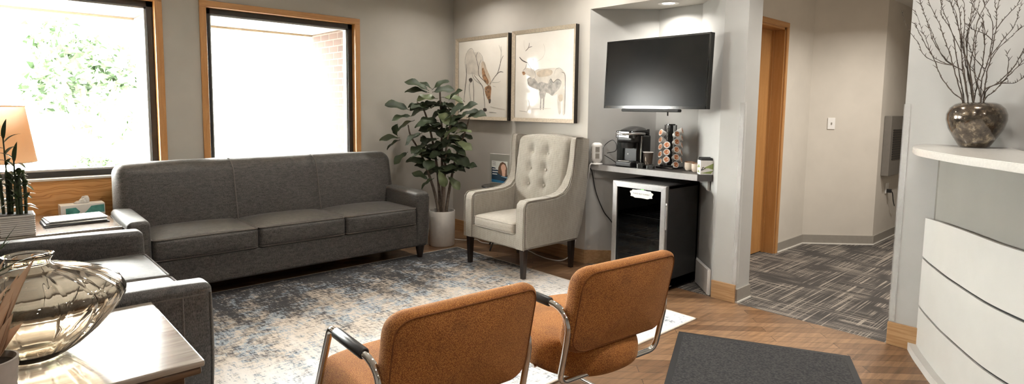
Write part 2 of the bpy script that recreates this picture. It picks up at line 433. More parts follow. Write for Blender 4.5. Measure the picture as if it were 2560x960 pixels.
# bronze vase
t = NT('mottled bronze glaze'); f = t.noise(26, detail=6, rough=.7)
c = t.ramp(f, [(.35, (.028, .022, .018)), (.52, (.12, .095, .07)), (.7, (.42, .34, .24))])
t.bump(f, .12, .003); M['bronze'] = t.set(col=c, rough=.16, metal=.65, coat=.8, coatr=.05)

# bricks outside
t = NT('brick'); br = t.n('TexBrick', offset=.5); t.l(t.co((1, 1, 1), (0, radians(90), radians(90))), br.inputs['Vector'])
for k, val in (('Scale', 1.0), ('Mortar Size', .006), ('Brick Width', .21), ('Row Height', .073)): br.inputs[k].default_value = val
br.inputs['Color1'].default_value = (.20, .10, .07, 1); br.inputs['Color2'].default_value = (.30, .17, .12, 1); br.inputs['Mortar'].default_value = (.55, .50, .44, 1)
c = t.mix(.5, br.outputs['Color'], t.ramp(t.noise(40, detail=3), [(.3, (.6,) * 3), (.7, (1.3,) * 3)]), 'MULTIPLY'); M['brick'] = t.set(col=t.mix(1.0, c, (.17, .15, .14), 'MULTIPLY'), rough=.9)
M['soffit'] = plain('porch soffit', (.36, .31, .24), .8, .03)
M['paving'] = plain('pale paving', (.62, .60, .56), .9, .05, 2)
M['lawn'] = plain('lawn', (.40, .52, .22), .95, .3, 3)

# TV glass
t = NT('tv screen glass'); M['screen'] = t.set(col=t.ramp(t.noise(2), [(.4, (.006, .006, .006)), (.6, (.010, .009, .008))]), rough=.18, spec=.13)
# frame metal-leaf
M['champagne'] = plain('champagne frame face', (.66, .57, .45), .34, .12, 60, metal=.4)
# print paper of the two pictures
def printpaper(name, grey):
    t = NT(name); f = t.noise(2.2, t.co((1, 1, 1.6)), 4, .6); return t.set(col=t.ramp(f, [(.36, grey), (.56, (.90, .855, .775))]), rough=.5, coat=.35, coatr=.08)
M['print'] = printpaper('warm print paper', (.86, .81, .725))
M['wash_grey'] = plain('grey wash', (.42, .39, .35), .6, .35, 20)
M['wash_pale'] = plain('pale grey wash', (.69, .635, .555), .6, .12, 12)
M['wash_tan'] = plain('tan wash', (.60, .50, .385), .6, .18, 14)
M['wash_rust'] = plain('rust wash', (.36, .20, .105), .6, .55, 30)
M['wash_ink'] = plain('ink line', (.09, .075, .065), .6, .4, 30)
# ------------------------------------------------------------------ the room
XB, YA, CH = 4.19, 5.557, 2.75                     # art wall, window wall, ceiling height
X0, Y0 = -1.30, -2.60                              # unseen far sides of the room
W1 = (-.29, 1.205); W2 = (1.483, 2.985); WT, WB = 2.333, .872
CW = .055                                          # casing width

b = MB().box(X0 - .15, XB, Y0 - .15, YA + .25, -.12, 0); struct('floor', b, M['floor'])
b = MB().box(XB, 10.0, Y0 - .15, 3.7, -.12, 0); struct('floor_hall', b, M['carpet'])
b = MB().box(X0 - .15, XB + .2, Y0 - .15, YA + .25, CH, CH + .12); struct('ceiling', b, M['ceiling'])
b = MB().box(XB + .02, 10.0, Y0 - .15, 2.75, 2.665, 2.72); struct('ceiling_hall', b, M['ceiling'])
# window wall with its two openings
b = MB(); yo = YA + .13
xs = [X0 - .15, W1[0] + .03, W1[1] - .03, W2[0] + .03, W2[1] - .03, XB + .15]
for i in (0, 2, 4): b.box(xs[i], xs[i + 1], YA, yo, 0, CH)
for i in (1, 3): b.box(xs[i], xs[i + 1], YA, yo, WT - .03, CH); b.box(xs[i], xs[i + 1], YA, yo, 0, WB)
struct('wall_window', b, M['wall_grey'])
b = MB().box(XB, XB + .15, 3.505, YA + .13, 0, CH); struct('wall_art', b, M['wall_art'])
b = MB().prism([(XB, 3.505), (4.63, 3.065), (4.63, 2.64), (4.78, 2.64), (4.78, 3.13), (XB + .15, 3.56)], 0, CH); struct('wall_niche', b, M['wall_light'])
b = MB().prism([(XB, 2.205), (XB, 2.02), (4.41, 2.02), (4.41, 2.16), (4.78, 2.5), (4.78, 2.64), (4.63, 2.64)], 0, CH); struct('wall_pillar', b, M['wall_light'])
b = MB().box(XB, XB + .15, 2.205, 3.505, 2.3515, CH); b.prism([(XB + .15, 3.36), (XB + .15, 2.353), (4.63, 2.64), (4.63, 3.065)], 2.3515, 2.40); struct('ceiling_niche', b, M['wall_art'])
b = MB().box(XB, XB + .2, 1.01, 2.02, 2.48, CH); struct('wall_lintel', b, M['wall_light'])
b = MB().box(XB, XB + .16, Y0, 1.01, 0, CH); struct('wall_reception', b, M['wall_light'])
b = MB().box(X0 - .15, X0, Y0 - .15, YA + .13, 0, CH); struct('wall_side', b, M['wall_light'])
b = MB().box(X0, XB, Y0 - .15, Y0, 0, CH); struct('wall_rear', b, M['wall_light'])
# hall
DX0, DX1, DT = 5.03, 5.985, 2.275
b = MB().box(4.78, DX0, 2.5, 2.66, 0, 2.7); b.box(DX0, DX1, 2.5, 2.66, DT, 2.7); b.box(DX1, 6.70, 2.5, 2.66, 0, 2.7)
b.prism([(6.698, 2.5), (7.238, 1.96), (7.238, 2.2), (6.80, 2.66), (6.698, 2.66)], 0, 2.7); b.box(7.238, 9.6, 1.96, 2.1, 0, 2.7)
struct('wall_hall', b, M['wall_hall'])
b = MB().box(9.5, 9.65, .3, 2.0, 0, 2.7); b.box(XB + .16, 9.6, .3, .42, 0, 2.7); struct('wall_corridor', b, M['wall_hall'])
# bases
b = MB().box(XB - .016, XB, 3.505, YA, 0, .13, .004); b.prism([(XB - .011, 3.50), (4.62, 3.053), (4.63, 3.065), (XB, 3.515)], 0, .13); struct('baseboard_art', b, M['oak_y'])
b = MB().box(X0, XB, YA - .016, YA, 0, .13, .004); struct('baseboard_window', b, M['oak_h'])
b = MB().box(XB - .018, XB, 2.016, 2.21, 0, .14, .004); struct('baseboard_pillar', b, M['oak_y'])
b = MB().box(XB - .018, XB, .3, 1.014, 0, .145, .004); struct('baseboard_reception', b, M['oak_y'])
d = Vector((1, 1, 0)).normalized(); nrm = Vector((-1, 1, 0)).normalized()
p0 = Vector((4.22, 2.235, 0)); p1 = Vector((4.60, 2.615, 0))
b = MB().extr([p0 + nrm * .002, p1 + nrm * .002, p1 + nrm * .002 + Vector((0, 0, .205)), p0 + nrm * .002 + Vector((0, 0, .205))], nrm * .026, bev=.005); struct('baseboard_niche', b, M['white_plastic'])
b = MB().box(XB + .004, 4.412, 2.006, 2.02, .012, .105); b.box(4.41, 4.424, 2.02, 2.15, .012, .105)
b.box(DX1 + .055, 6.70, 2.488, 2.5, .012, .1); b.prism([(6.70, 2.5), (7.24, 1.96), (7.232, 1.948), (6.692, 2.488)], .012, .1); b.box(7.235, 9.5, 1.948, 1.96, .012, .1)
struct('baseboard_hall', b, M['vinyl'])
b = MB().box(XB + .002, 4.414, 2.0, 2.02, 0, .012); b.box(DX1 + .055, 6.70, 2.482, 2.5, 0, .012); b.prism([(6.70, 2.5), (7.24, 1.96), (7.228, 1.942), (6.688, 2.482)], 0, .012); b.box(7.235, 9.5, 1.942, 1.96, 0, .012)
struct('trim_1', b, M['caulk'])

# windows
def window(name, x0, x1):
    w = bpy.data.objects.new(name, None); COL.objects.link(w); w.location = ((x0 + x1) / 2, YA, WB); w['kind'] = 'structure'
    zt, zb = WT, WB
    b = MB().box(x0, x0 + CW, YA - .018, YA, zb - .42, zt - CW, .004); b.box(x1 - CW, x1, YA - .018, YA, zb - .42, zt - CW, .004)
    P(w, 'casing_stile', b, M['oak_v'])
    P(w, 'casing_head', MB().box(x0, x1, YA - .019, YA, zt - CW, zt, .004), M['oak_h'])
    j = .012; yi = YA + .075
    b = MB().box(x0 + .03, x0 + CW + j - .012, YA - .004, yi, zb, zt - .03); b.box(x1 - CW, x1 - .03, YA - .004, yi, zb, zt - .03)
    P(w, 'jamb', b, M['oak_v'])
    P(w, 'jamb_head', MB().box(x0 + .03, x1 - .03, YA - .004, yi, zt - CW, zt - .03), M['oak_h'])
    P(w, 'sill', MB().box(x0 + .03, x1 - .03, YA - .03, yi, zb - .012, zb + .006, .003), M['caulk'])
    P(w, 'apron_panel', MB().box(x0 + CW, x1 - CW, YA - .014, YA, zb - .42, zb - .012, .002), M['oak_panel'], 'boldly grained honey oak panel below the window')
    f0, f1, ft, fb = x0 + CW, x1 - CW, zt - CW, zb + .006; fw = .045
    b = MB().box(f0, f0 + fw, yi - .02, yi + .04, fb, ft); b.box(f1 - fw, f1, yi - .02, yi + .04, fb, ft)
    b.box(f0, f1, yi - .02, yi + .04, ft - fw, ft); b.box(f0, f1, yi - .02, yi + .04, fb, fb + fw)
    P(w, 'sash', b, M['frame_black'])
    g = fw; e = .014
    b = MB().box(f0 + g, f0 + g + e, yi, yi + .06, fb + g, ft - g); b.box(f1 - g - e, f1 - g, yi, yi + .06, fb + g, ft - g)
    b.box(f0 + g, f1 - g, yi, yi + .06, ft - g - e, ft - g); b.box(f0 + g, f1 - g, yi, yi + .06, fb + g, fb + g + e)
    P(w, 'glazing_bead', b, M['alu'])
    P(w, 'glass', MB().box(f0 + g + .001, f1 - g - .001, yi + .02, yi + .026, fb + g, ft - g), M['pane'])
window('window_1', *W1); window('window_2', *W2)

# door in the hall
dr = bpy.data.objects.new('door_1', None); COL.objects.link(dr); dr.location = ((DX0 + DX1) / 2, 2.5, 0); dr['kind'] = 'structure'
b = MB().box(DX0 - .05, DX0, 2.482, 2.5, 0, DT, .004); b.box(DX1, DX1 + .05, 2.482, 2.5, 0, DT, .004); P(dr, 'casing_stile', b, M['oak_v'])
P(dr, 'casing_head', MB().box(DX0 - .05, DX1 + .05, 2.482, 2.5, DT, DT + .05, .004), M['oak_h'])
b = MB().box(DX0, DX0 + .02, 2.5, 2.66, 0, DT); b.box(DX1 - .02, DX1, 2.5, 2.66, 0, DT); b.box(DX1 - .035, DX1 - .02, 2.60, 2.62, 0, DT - .02); P(dr, 'jamb', b, M['door_wood'])
P(dr, 'jamb_head', MB().box(DX0, DX1, 2.5, 2.66, DT - .02, DT), M['oak_h'])
lf = P(dr, 'leaf', MB().box(DX0 + .02, DX1 - .02, 2.62, 2.66, .008, DT - .02, .003), M['door_wood'])
b = MB().cyl((DX0 + .09, 2.6, 1.0), .026, .01, axis='Y'); b.tube(fillet([(DX0 + .09, 2.6, 1.0), (DX0 + .09, 2.56, 1.0), (DX0 + .21, 2.56, 1.0)], .015), .009); P(dr, 'handle', b, M['silver'])
b = MB().box(4.78, 7.2, 2.66, 2.75, 0, 2.7); struct('wall_closet', b, M['wall_hall'])

# outside: brick reveals, wing walls, porch soffit, ground, trees
b = MB().box(W2[1] - .045, 3.3, yo, yo + .14, -.1, 2.28); b.box(1.145, 1.56, yo, yo + .14, -.1, 2.28); b.box(X0 - .3, W1[0] + .045, yo, yo + .14, -.1, 2.28)
b.box(xs[1] - .05, xs[2] + .05, yo, yo + .1, -.1, WB - .02); b.box(xs[3] - .05, xs[4] + .05, yo, yo + .1, -.1, WB - .02)
b.box(3.06, 3.3, yo + .14, 6.85, -.1, 2.28); b.box(1.24, 1.47, yo + .14, 6.85, -.1, 2.28)
struct('wall_brick', b, M['brick'])
struct('trim_2', MB().box(-4, 6, yo, 6.9, 2.285, 2.55), M['soffit'])
struct('trim_3', MB().box(-4, 6, 6.86, 7.0, 2.262, 2.62), M['soffit'])
struct('floor_outside', MB().box(-40, 60, YA + .26, 60, -.3, -.12), M['paving'])
def tree(loc, rx, rz, n, seed, trunk, label, cat='tree', leafs=(.10, .20)):
    r = random.Random(seed); o = thing('broadleaf_tree' if cat == 'tree' else 'low_shrub', label, cat, loc)
    b = MB(); bm = b.bm; cl = [(Vector((r.uniform(-.8, .8) * rx, r.uniform(-.5, .5) * rx, trunk + rz * r.uniform(.2, .9))), r.uniform(.3, .55) * rx) for _ in range(9)]
    for _ in range(n):
        c, R = r.choice(cl); v = Vector((r.gauss(0, 1), r.gauss(0, 1), r.gauss(0, 1))).normalized() * R * r.uniform(.6, 1); p = c + v
        s = r.uniform(*leafs); q = Euler((r.uniform(0, 6), r.uniform(0, 6), r.uniform(0, 6))).to_matrix()
        bm.faces.new([bm.verts.new(p + q @ Vector(w)) for w in ((-s * .45, 0, 0), (0, -s, .03), (s * .45, 0, 0), (0, s, .03))])
    L(o, 'crown', b, M['tree_leaf'], smooth=0)
    b = MB().tube([(0, 0, 0), (.04, 0, trunk * .6), (0, 0, trunk + rz * .5)], .1, radii=[.11 * rx, .08 * rx, .04 * rx])
    for c, R in cl[:5]: b.tube([(0, 0, trunk * .8), c * .6 + Vector((0, 0, trunk * .2)), c], .03, seg=6, radii=[.06 * rx, .04 * rx, .015 * rx])
    L(o, 'trunk', b, M['bark'])
tree((1.75, 15.0, -.12), 1.25, 2.3, 1500, 3, .75, 'pale sunlit leafy tree standing out beyond the window with the lamp before it', leafs=(.07, .17))
tree((1.86, 13.5, -.12), .42, .55, 260, 8, .1, 'small low green shrub on the bright ground outside', 'shrub', leafs=(.05, .1))

# ------------------------------------------------------------------ rugs on the floor
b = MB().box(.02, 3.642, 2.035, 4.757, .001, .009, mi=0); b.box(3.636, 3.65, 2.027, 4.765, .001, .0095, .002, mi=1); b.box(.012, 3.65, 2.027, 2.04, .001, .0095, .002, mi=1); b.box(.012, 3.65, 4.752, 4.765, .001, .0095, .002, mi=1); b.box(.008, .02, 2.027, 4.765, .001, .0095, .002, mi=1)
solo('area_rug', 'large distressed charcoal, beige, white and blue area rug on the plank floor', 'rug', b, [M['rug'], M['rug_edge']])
mt = thing('door_mat', 'charcoal ribbed entrance mat lying askew on the planks', 'mat', (3.346, 1.982, 0), math.atan2(-.886, .433))
L(mt, 'pile', MB().box(.035, .951, -1.50, -.035, .001, .010, .003), M['mat'])
b = MB().prism([(0, 0), (.986, 0), (.986, -1.53), (0, -1.53)], .0005, .006, bev=.002); L(mt, 'rubber_border', b, M['black_matte'])

# ------------------------------------------------------------------ sofas
def piping(x0, x1, y0, y1, z, r=.03, rad=.0055):
    return MB().tube(fillet([(x0, y0, z), (x1, y0, z), (x1, y1, z), (x0, y1, z)], r, 5, True), rad, 6, True)
def make_sofa(name, label, W, n, loc, rot, leg_lift=0.0, D=.82):
    o = thing(name, label, 'sofa', loc, rot); F = -D / 2; hw = W / 2; aw = .138; so = M['sofa']
    L(o, 'base', MB().rbox(-hw + .05, hw - .05, F + .018, D / 2 - .03, .125, .345, .02, 6), so)
    for s in (-1, 1):
        def armfn(x, y, z, u, v, w, s=s):
            t = max(0, (v + 1) / 2); z2 = z - (.012 * (1 - t) if w > 0 else 0)       # the arm falls a little to the front
            k = max(0, (.30 - z) / .18) if z < .30 else 0
            x2 = x - s * .02 * k * max(0, s * u); return (x2, y, z2)
        a = L(o, 'arm', MB().rbox(min(s * hw, s * (hw - aw)), max(s * hw, s * (hw - aw)), F, D / 2 - .18, .125, .655, .032, 8, (.012, .01, .008), armfn), so)
        x0, x1 = sorted((s * hw, s * (hw - aw)))
        b = MB().tube(fillet([(x0 + .004, D / 2 - .2, .628), (x0 + .003, F + .004, .612), (x1 - .003, F + .004, .612), (x1 - .004, D / 2 - .2, .628)], .03), .0045, 6)
        b.tube([(s * (hw - .004), F + .008, .60), (s * (hw - .004), F + .008, .30), (s * (hw - .022), F + .008, .13)], .0045, 6)
        b.tube([(s * (hw + .0005), D / 2 - .2, .606), (s * (hw + .003), 0, .600), (s * (hw + .001), F + .03, .596)], .0045, 6)
        b.tube([(s * (hw + .004), F + .125, .596), (s * (hw + .006), F + .125, .40), (s * (hw - .001), F + .125, .27), (s * (hw - .02), F + .125, .135)], .0045, 6)
        L(a, 'piping', b, M['piping'])
    def backfn(x, y, z, u, v, w):
        t = (z - .30) / .69; y2 = y + .10 * t - (.035 * (1 - t) if v < 0 else 0) + .0
        dx = 0 if abs(u) < .9 else -math.copysign(.02 * max(0, t - .3), u)
        return (x + dx, y2, z)
    bk = L(o, 'backrest', MB().rbox(-hw + .022, hw - .022, D / 2 - .28, D / 2 - .085, .30, .985, .085, 14, (.0, .035, .012), backfn, k=6), so)
    cw = (W - 2 * aw) / n
    for i in range(1, n):
        x = -hw + aw + i * cw; b = MB()
        b.tube(spline([(x, y + D / 2 - .41, z) for y, z in ((.075, .50), (.108, .65), (.142, .82), (.172, .92), (.235, .981), (.31, .992), (.38, .975))]), .0045, 6)
        L(bk, 'seam', b, M['piping'])
    for i in range(n):
        x0 = -hw + aw + i * cw + .004; x1 = x0 + cw - .008
        c = L(o, 'seat_cushion', MB().rbox(x0, x1, F - .003, D / 2 - .24, .34, .500, .03, 12, (.004, .012, .036)), so)
        b = piping(x0 + .004, x1 - .004, F + .002, D / 2 - .25, .497); b2 = piping(x0 + .004, x1 - .004, F + .002, D / 2 - .25, .352)
        b2.bm.to_mesh(me_ := bpy.data.meshes.new('t')); b.bm.from_mesh(me_); bpy.data.meshes.remove(me_); b2.bm.free()
        L(c, 'piping', b, M['piping'])
    for sx in (-1, 1):
        for sy in (-1, 1):
            z0 = leg_lift if sy < 0 else 0
            L(o, 'leg', MB().cyl((sx * (hw - .07), sy * (D / 2 - .06) - (.02 if sy > 0 else 0), (.13 + z0) / 2), .024, .13 - z0, 16, .045), M['dark_wood'])
    return o
make_sofa('three_seat_sofa', 'long charcoal sofa with three seat cushions under the windows', 2.45, 3, (1.965, 5.01, 0), 0, .0095)
make_sofa('loveseat', 'charcoal two-cushion loveseat beside the table with the glass jug vase', 1.57, 2, (.252, 3.615, .0), pi / 2, .0095, 1.04)

# ------------------------------------------------------------------ wing chair
wc = thing('wing_chair', 'cream woven wingback armchair with a button-tufted back on dark legs', 'armchair', (3.70, 3.845, 0))
cw0, cw1 = 3.44, 4.25; wm = M['wing']
P(wc, 'seat_base', MB().rbox(3.345, 4.02, 3.50, 4.19, .255, .385, .018, 6), wm)
sc = P(wc, 'seat_cushion', MB().rbox(3.335, 3.93, 3.575, 4.115, .37, .475, .035, 10, (.01, .008, .032)), M['wing_seat'])
b = MB()
for z in (.463, .384): b.tube(fillet([(3.337, 3.58, z), (3.92, 3.58, z), (3.92, 4.11, z), (3.337, 4.11, z)], .03, 5, True), .0045, 6, True)
P(sc, 'piping', b, M['wing_seat'])
side = [(3.335, .262), (3.335, .60), (3.345, .645), (3.375, .672), (3.45, .678), (3.62, .680), (3.74, .690), (3.82, .712), (3.88, .765), (3.915, .86), (3.928, 1.0), (3.935, 1.12), (3.945, 1.18), (3.965, 1.196), (4.06, 1.19), (4.15, 1.178), (4.155, 1.0), (4.135, .66), (4.08, .40), (4.02, .262)]
def wing(y0, y1, flare):
    """profile in x-z, extruded across y; above the arm the wing flares outwards"""
    b = MB().extr([(x, y0, z) for x, z in side], (0, y1 - y0, 0), bev=.02, seg=4)
    for v in b.bm.verts:
        k = max(0, v.co.z - .70) * max(0, 4.12 - v.co.x); inner = (v.co.y - y0) / (y1 - y0) if flare < 0 else (y1 - v.co.y) / (y1 - y0)
        k2 = max(0, min(1, (v.co.z - .72) / .25)); v.co.y += flare * k + math.copysign(.052, flare) * k2 * k2 * (3 - 2 * k2) * max(0, min(1, inner))
    return b
for y0, y1, fl in ((cw0, cw0 + .125, -.18), (cw1 - .125, cw1, .18)):
    w = P(wc, 'arm_and_wing', wing(y0, y1, fl), wm)
    b = MB()
    for yy in ((y0 + .006,) if fl < 0 else (y1 - .006,)):
        pts = spline([(x, yy + fl * max(0, z - .70) * max(0, 4.12 - x), z) for x, z in side[:15]], 3); b.tube(pts, .0045, 6)
    P(w, 'piping', b, wm)
def bfn(x, y, z, u, v, w):
    t = (z - .42) / .80; arch = .035 * (1 - v * v) * max(0, w)
    return (x + .115 * t - (.012 * (1 - abs(v)) if u < 0 else 0), y, z + arch)
# the tufted inner back
tufts = [(3.945, 1.03), (3.745, 1.03), (3.945, .885), (3.745, .885), (3.945, .74), (3.745, .74)]
def bfn2(x, y, z, u, v, w):
    X, Y, Z = bfn(x, y, z, u, v, w)
    if u < -.5:
        for ty, tz in tufts:
            d2 = (y - ty) ** 2 + (z - tz) ** 2; X += .032 * math.exp(-d2 / .0022) + .008 * math.exp(-((y - ty) / .018) ** 2) * math.exp(-((z - tz) / .09) ** 2)
    return (X, Y, Z)
bk = P(wc, 'backrest', MB().rbox(3.84, 4.02, 3.512, 4.178, .42, 1.175, .05, 26, (.035, 0, 0), bfn2, k=5), wm)
for ty, tz in tufts:
    t_ = (tz - .42) / .80; v_ = (ty - 3.845) / .333; xx = 3.84 + .115 * t_ - .012 * (1 - abs(v_)) - .035 * max(0, 1 - abs(v_) ** 2.6) * max(0, 1 - abs((tz - .7975) / .3775) ** 2.6) + .031
    P(bk, 'button', MB().lathe([(0, -.007), (.011, -.006), (.0145, 0), (.011, .005), (0, .008)], (0, 0, 0), 12).move(Matrix.Translation((xx - .004, ty, tz)) @ Matrix.Rotation(-pi / 2, 4, 'Y')), M['wing_seat'])
P(wc, 'rear_panel', MB().extr([(3.99, 3.5, .262), (4.02, 3.5, .262), (4.135, 3.5, .66), (4.152, 3.5, 1.175), (4.06, 3.5, 1.188), (4.0, 3.5, .5)], (0, .69, 0), bev=.012), wm)
for lx, ly, z0 in ((3.373, 3.487, .0095), (3.373, 4.203, .0095), (3.99, 3.50, 0), (3.99, 4.19, 0)):
    b = MB().cyl((0, 0, (.262 + z0) / 2), .024, .262 - z0, 4, .036).move(Matrix.Translation((lx, ly, 0)) @ Matrix.Rotation(pi / 4, 4, 'Z')); P(wc, 'leg', b, M['dark_wood'], smooth=20)

# ------------------------------------------------------------------ orange cantilever chairs
def make_orange(label, loc, rot):
    o = thing('cantilever_chair', label, 'chair', loc, rot, 'burnt orange chairs with chrome tube frames')
    w, r = .295, .0125
    half = [(.0, -.085, .352), (w, -.085, .352), (w, -.152, .668), (w, .245, .668), (w, .56, .0225), (w, -.18, .0225)]
    pts = [(-x, y, z) for x, y, z in reversed(half[1:])] + half[1:]
    path = fillet(pts, [.0, .07, .035, .105, .05, .05, .105, .035, .07, .0], 7)
    b = MB().tube(path, r, 12); b.tube([(-w, -.17, .0225), (w, -.17, .0225)], r * .9, 10)
    b.tube([(-w + .02, .1, .352), (-.1, .1, .365), (.1, .1, .365), (w - .02, .1, .352)], .009, 8)
    L(o, 'frame', b, M['chrome'], 'chrome tube frame')
    for s in (-1, 1): L(o, 'armrest', MB().tube([(s * w, -.025, .669), (s * w, -.02, .669), (s * w, .19, .669), (s * w, .195, .669)], .019, 14, radii=[.0155, .019, .019, .0155]), M['black'], 'black plastic arm sleeve')
    def seatfn(x, y, z, u, v, w_):
        k = max(0, -v) ** 2; x2 = x * (1 - .30 * k * k * abs(u) ** 1.5); y2 = y + .15 * abs(u) ** 2.4 * max(0, -v) ** 1.2
        y3 = y2 - .05 * abs(u) ** 3 * max(0, v); return (x2, y3, z + .015 * max(0, v) ** 2 - .0 + .055 * max(0, -w_) * max(0, -v) ** 3 * 0)
    L(o, 'seat', MB().rbox(-.275, .275, -.150, .485, .338, .478, .058, 16, (.006, .012, .022), seatfn, k=6), M['orange'])
    def backfn(x, y, z, u, v, w_):
        return (x, y - .20 * (z - .60) + .030 * u * u - .012 * v * (1 - u * u), z)
    bk = L(o, 'backrest', MB(), M['orange'])
    b = MB(); q = []
    def rr(hw, hh, rad): return [(p.x, p.z) for p in fillet([(-hw, 0, -hh), (hw, 0, -hh), (hw, 0, hh), (-hw, 0, hh)], rad, 8, True)]
    zc = .655; prof = [(-.036, .962, .90), (-.036, .974, .93), (-.031, .99, .965), (-.020, 1.0, .99), (0, 1.006, 1.0), (.018, 1.0, .99), (.030, .985, .96), (.034, .95, .90)]
    base = rr(.287, .184, .078); bm = b.bm; rings = []
    def place(x, y, z):
        u = x / .27; return Vector((x, y - .150 - .21 * (z - .60) + .035 * u * u, z))
    for k in range(6): pass
    cols = []
    for yy, sx_, sz_ in prof:
        rings.append([bm.verts.new(place(x * sx_, yy, zc + z * sz_)) for x, z in base])
    n_ = len(base)
    for A, D in zip(rings, rings[1:]):
        for i in range(n_): bm.faces.new((A[i], A[(i + 1) % n_], D[(i + 1) % n_], D[i]))
    for ring, yy, sg in ((rings[0], -.036, -1), (rings[-1], .034, 1)):
        prev = ring
        for f_ in (.86, .68, .48, .26, .08):
            bulge = .006 * sg * (1 - f_ * f_); cur = []
            for (x, z), (sx_, sz_) in zip(base, [(prof[0][1], prof[0][2]) if sg < 0 else (prof[-1][1], prof[-1][2])] * n_):
                cur.append(bm.verts.new(place(x * sx_ * f_, yy + bulge, zc + z * sz_ * f_)))
            for i in range(n_): bm.faces.new((prev[i], prev[(i + 1) % n_], cur[(i + 1) % n_], cur[i]))
            prev = cur
        bm.faces.new(prev)
    bmesh.ops.recalc_face_normals(bm, faces=bm.faces); bm.to_mesh(bk.data); bm.free(); bk.data.shade_smooth()
    ring = [place(x * .962, -.0366, zc + z * .915) for x, z in base]
    L(bk, 'welt_seam', MB().tube(ring, .0026, 6, True), M['orange_seam'])
    return o
make_orange('burnt orange chair with a chrome frame, closest to the loveseat', (1.163, 1.612, .0095), radians(-3.5))
make_orange('burnt orange chair with a chrome frame, beside the entrance mat', (1.965, 1.565, .0095), radians(-5))

# ------------------------------------------------------------------ tables
tb = thing('coffee_table', 'glossy wood-grain table holding the ribbed amber glass vase', 'table', (.0, 2.42, 0))
P(tb, 'tabletop', MB().box(-.62, .525, 2.035, 2.80, .593, .615, .006), M['table_wood'])
P(tb, 'moulding', MB().box(-.612, .517, 2.043, 2.792, .566, .593, .008), M['table_edge'])
P(tb, 'apron', MB().box(-.57, .475, 2.085, 2.75, .49, .568, .003), M['table_edge'])
for x in (-.56, .465):
    for y in (2.095, 2.74): P(tb, 'leg', MB().cyl((0, 0, .2995), .028, .58, 4, .04).move(Matrix.Translation((x - math.copysign(.02, x), y + (.02 if y < 2.4 else -.02), 0)) @ Matrix.Rotation(pi / 4, 4, 'Z')), M['table_edge'], smooth=20)
et = thing('corner_table', 'glossy wood corner table holding magazines and a tissue box below the window', 'table', (.3, 5.1, 0))
TZ = .612
P(et, 'tabletop', MB().box(-.25, .728, 4.69, 5.505, TZ - .022, TZ, .005), M['table_wood'])
P(et, 'moulding', MB().box(-.242, .72, 4.698, 5.497, TZ - .045, TZ - .022, .006), M['table_edge'])
P(et, 'apron', MB().box(-.2, .68, 4.74, 5.455, TZ - .12, TZ - .043, .003), M['table_edge'])
for x in (-.17, .65):
    for y in (4.80, 5.42): P(et, 'leg', MB().cyl((x, y, (TZ - .045) / 2), .026, TZ - .045, 4, .036), M['table_edge'], smooth=20)

# amber vase: broad ribbed belly, short neck, rolled rim
vs = thing('glass_vase', 'wide amber glass vase with vertical ribs and a narrow neck', 'vase', (.115, 2.43, .616))
out_ = [(0.0, .0), (.075, 0), (.088, .006), (.135, .036), (.190, .085), (.238, .140), (.262, .185), (.263, .205), (.247, .232), (.205, .262), (.150, .283), (.095, .296), (.066, .303), (.056, .312)]
inn = [(.050, .310), (.062, .296), (.095, .289), (.150, .276), (.203, .255), (.242, .228), (.256, .204), (.255, .186), (.232, .143), (.185, .091), (.130, .043), (.085, .015), (0, .012)]
def vlathe():
    b = MB(); bm = b.bm; seg = 112; rings = []
    for r, z in out_ + inn:
        if r == 0: rings.append([bm.verts.new((0, 0, z))] * seg); continue
        k = min(1, max(0, (r - .08) / .1)); rings.append([bm.verts.new(((r * (1 - .045 * k * max(0, 1 - abs(sin(2 * pi * i / seg * 7)) / .35) ** 2)) * cos(2 * pi * i / seg), (r * (1 - .045 * k * max(0, 1 - abs(sin(2 * pi * i / seg * 7)) / .35) ** 2)) * sin(2 * pi * i / seg), z + .0015 * k * sin(5 * 2 * pi * i / seg + z * 30))) for i in range(seg)])
    for A, D in zip(rings, rings[1:]):
        for i in range(seg):
            f = []
            for v in (A[i], A[(i + 1) % seg], D[(i + 1) % seg], D[i]):
                if v not in f: f.append(v)
            if len(f) > 2: bm.faces.new(f)
    bmesh.ops.recalc_face_normals(bm, faces=bm.faces); return b
L(vs, 'body', vlathe(), M['amber'], smooth=60)
L(vs, 'rim', MB().lathe([(.052, .306), (.050, .318), (.052, .330), (.060, .338), (.068, .340), (.070, .335), (.063, .327), (.058, .318), (.058, .308), (.052, .306)], seg=48), M['amber'], smooth=60)

# plants in front of the vase
def blade(b, base, tip, width, sag=.0, up=None, n=8, cup=.15, mi=0, bend=None):
    base, tip = Vector(base), Vector(tip); ax = tip - base; ln = ax.length
    up = Vector(up) if up else Vector((0, 0, 1))
    sd = ax.cross(up)
    sd = sd.normalized() if sd.length > 1e-6 else Vector((1, 0, 0)); nn = sd.cross(ax).normalized(); rows = []
    for i in range(n + 1):
        t = i / n; c = base + ax * t + nn * (sag * ln * 4 * t * (1 - t)); w = width * (sin(pi * min(1, t ** .75 * .98 + .02)) ** .8) * (1 if t < .98 else .15)
        rows.append([c - sd * w / 2, c - nn * w * cup, c + sd * w / 2])
    return b.grid(rows, mi)
pp = thing('potted_strap_plant', 'strappy plant with dried beige leaves in a ribbed grey pot before the glass vase', 'plant', (-.004, 2.105, .616))
prf = [(0, 0), (.055, 0), (.058, .004)] + [(.060 + .010 * i / 10 + (.0012 if i % 2 else -.0008), .008 + .0105 * i) for i in range(11)] + [(.0715, .128), (.066, .129), (.064, .108), (0, .106)]
L(pp, 'pot', MB().lathe(prf, seg=44), M['pot_grey'])
L(pp, 'soil', MB().cyl((0, 0, .108), .063, .006, 32), M['soil'])
rr_ = Vector((.734, -.679, 0)); ff_ = Vector((.68, .734, 0))
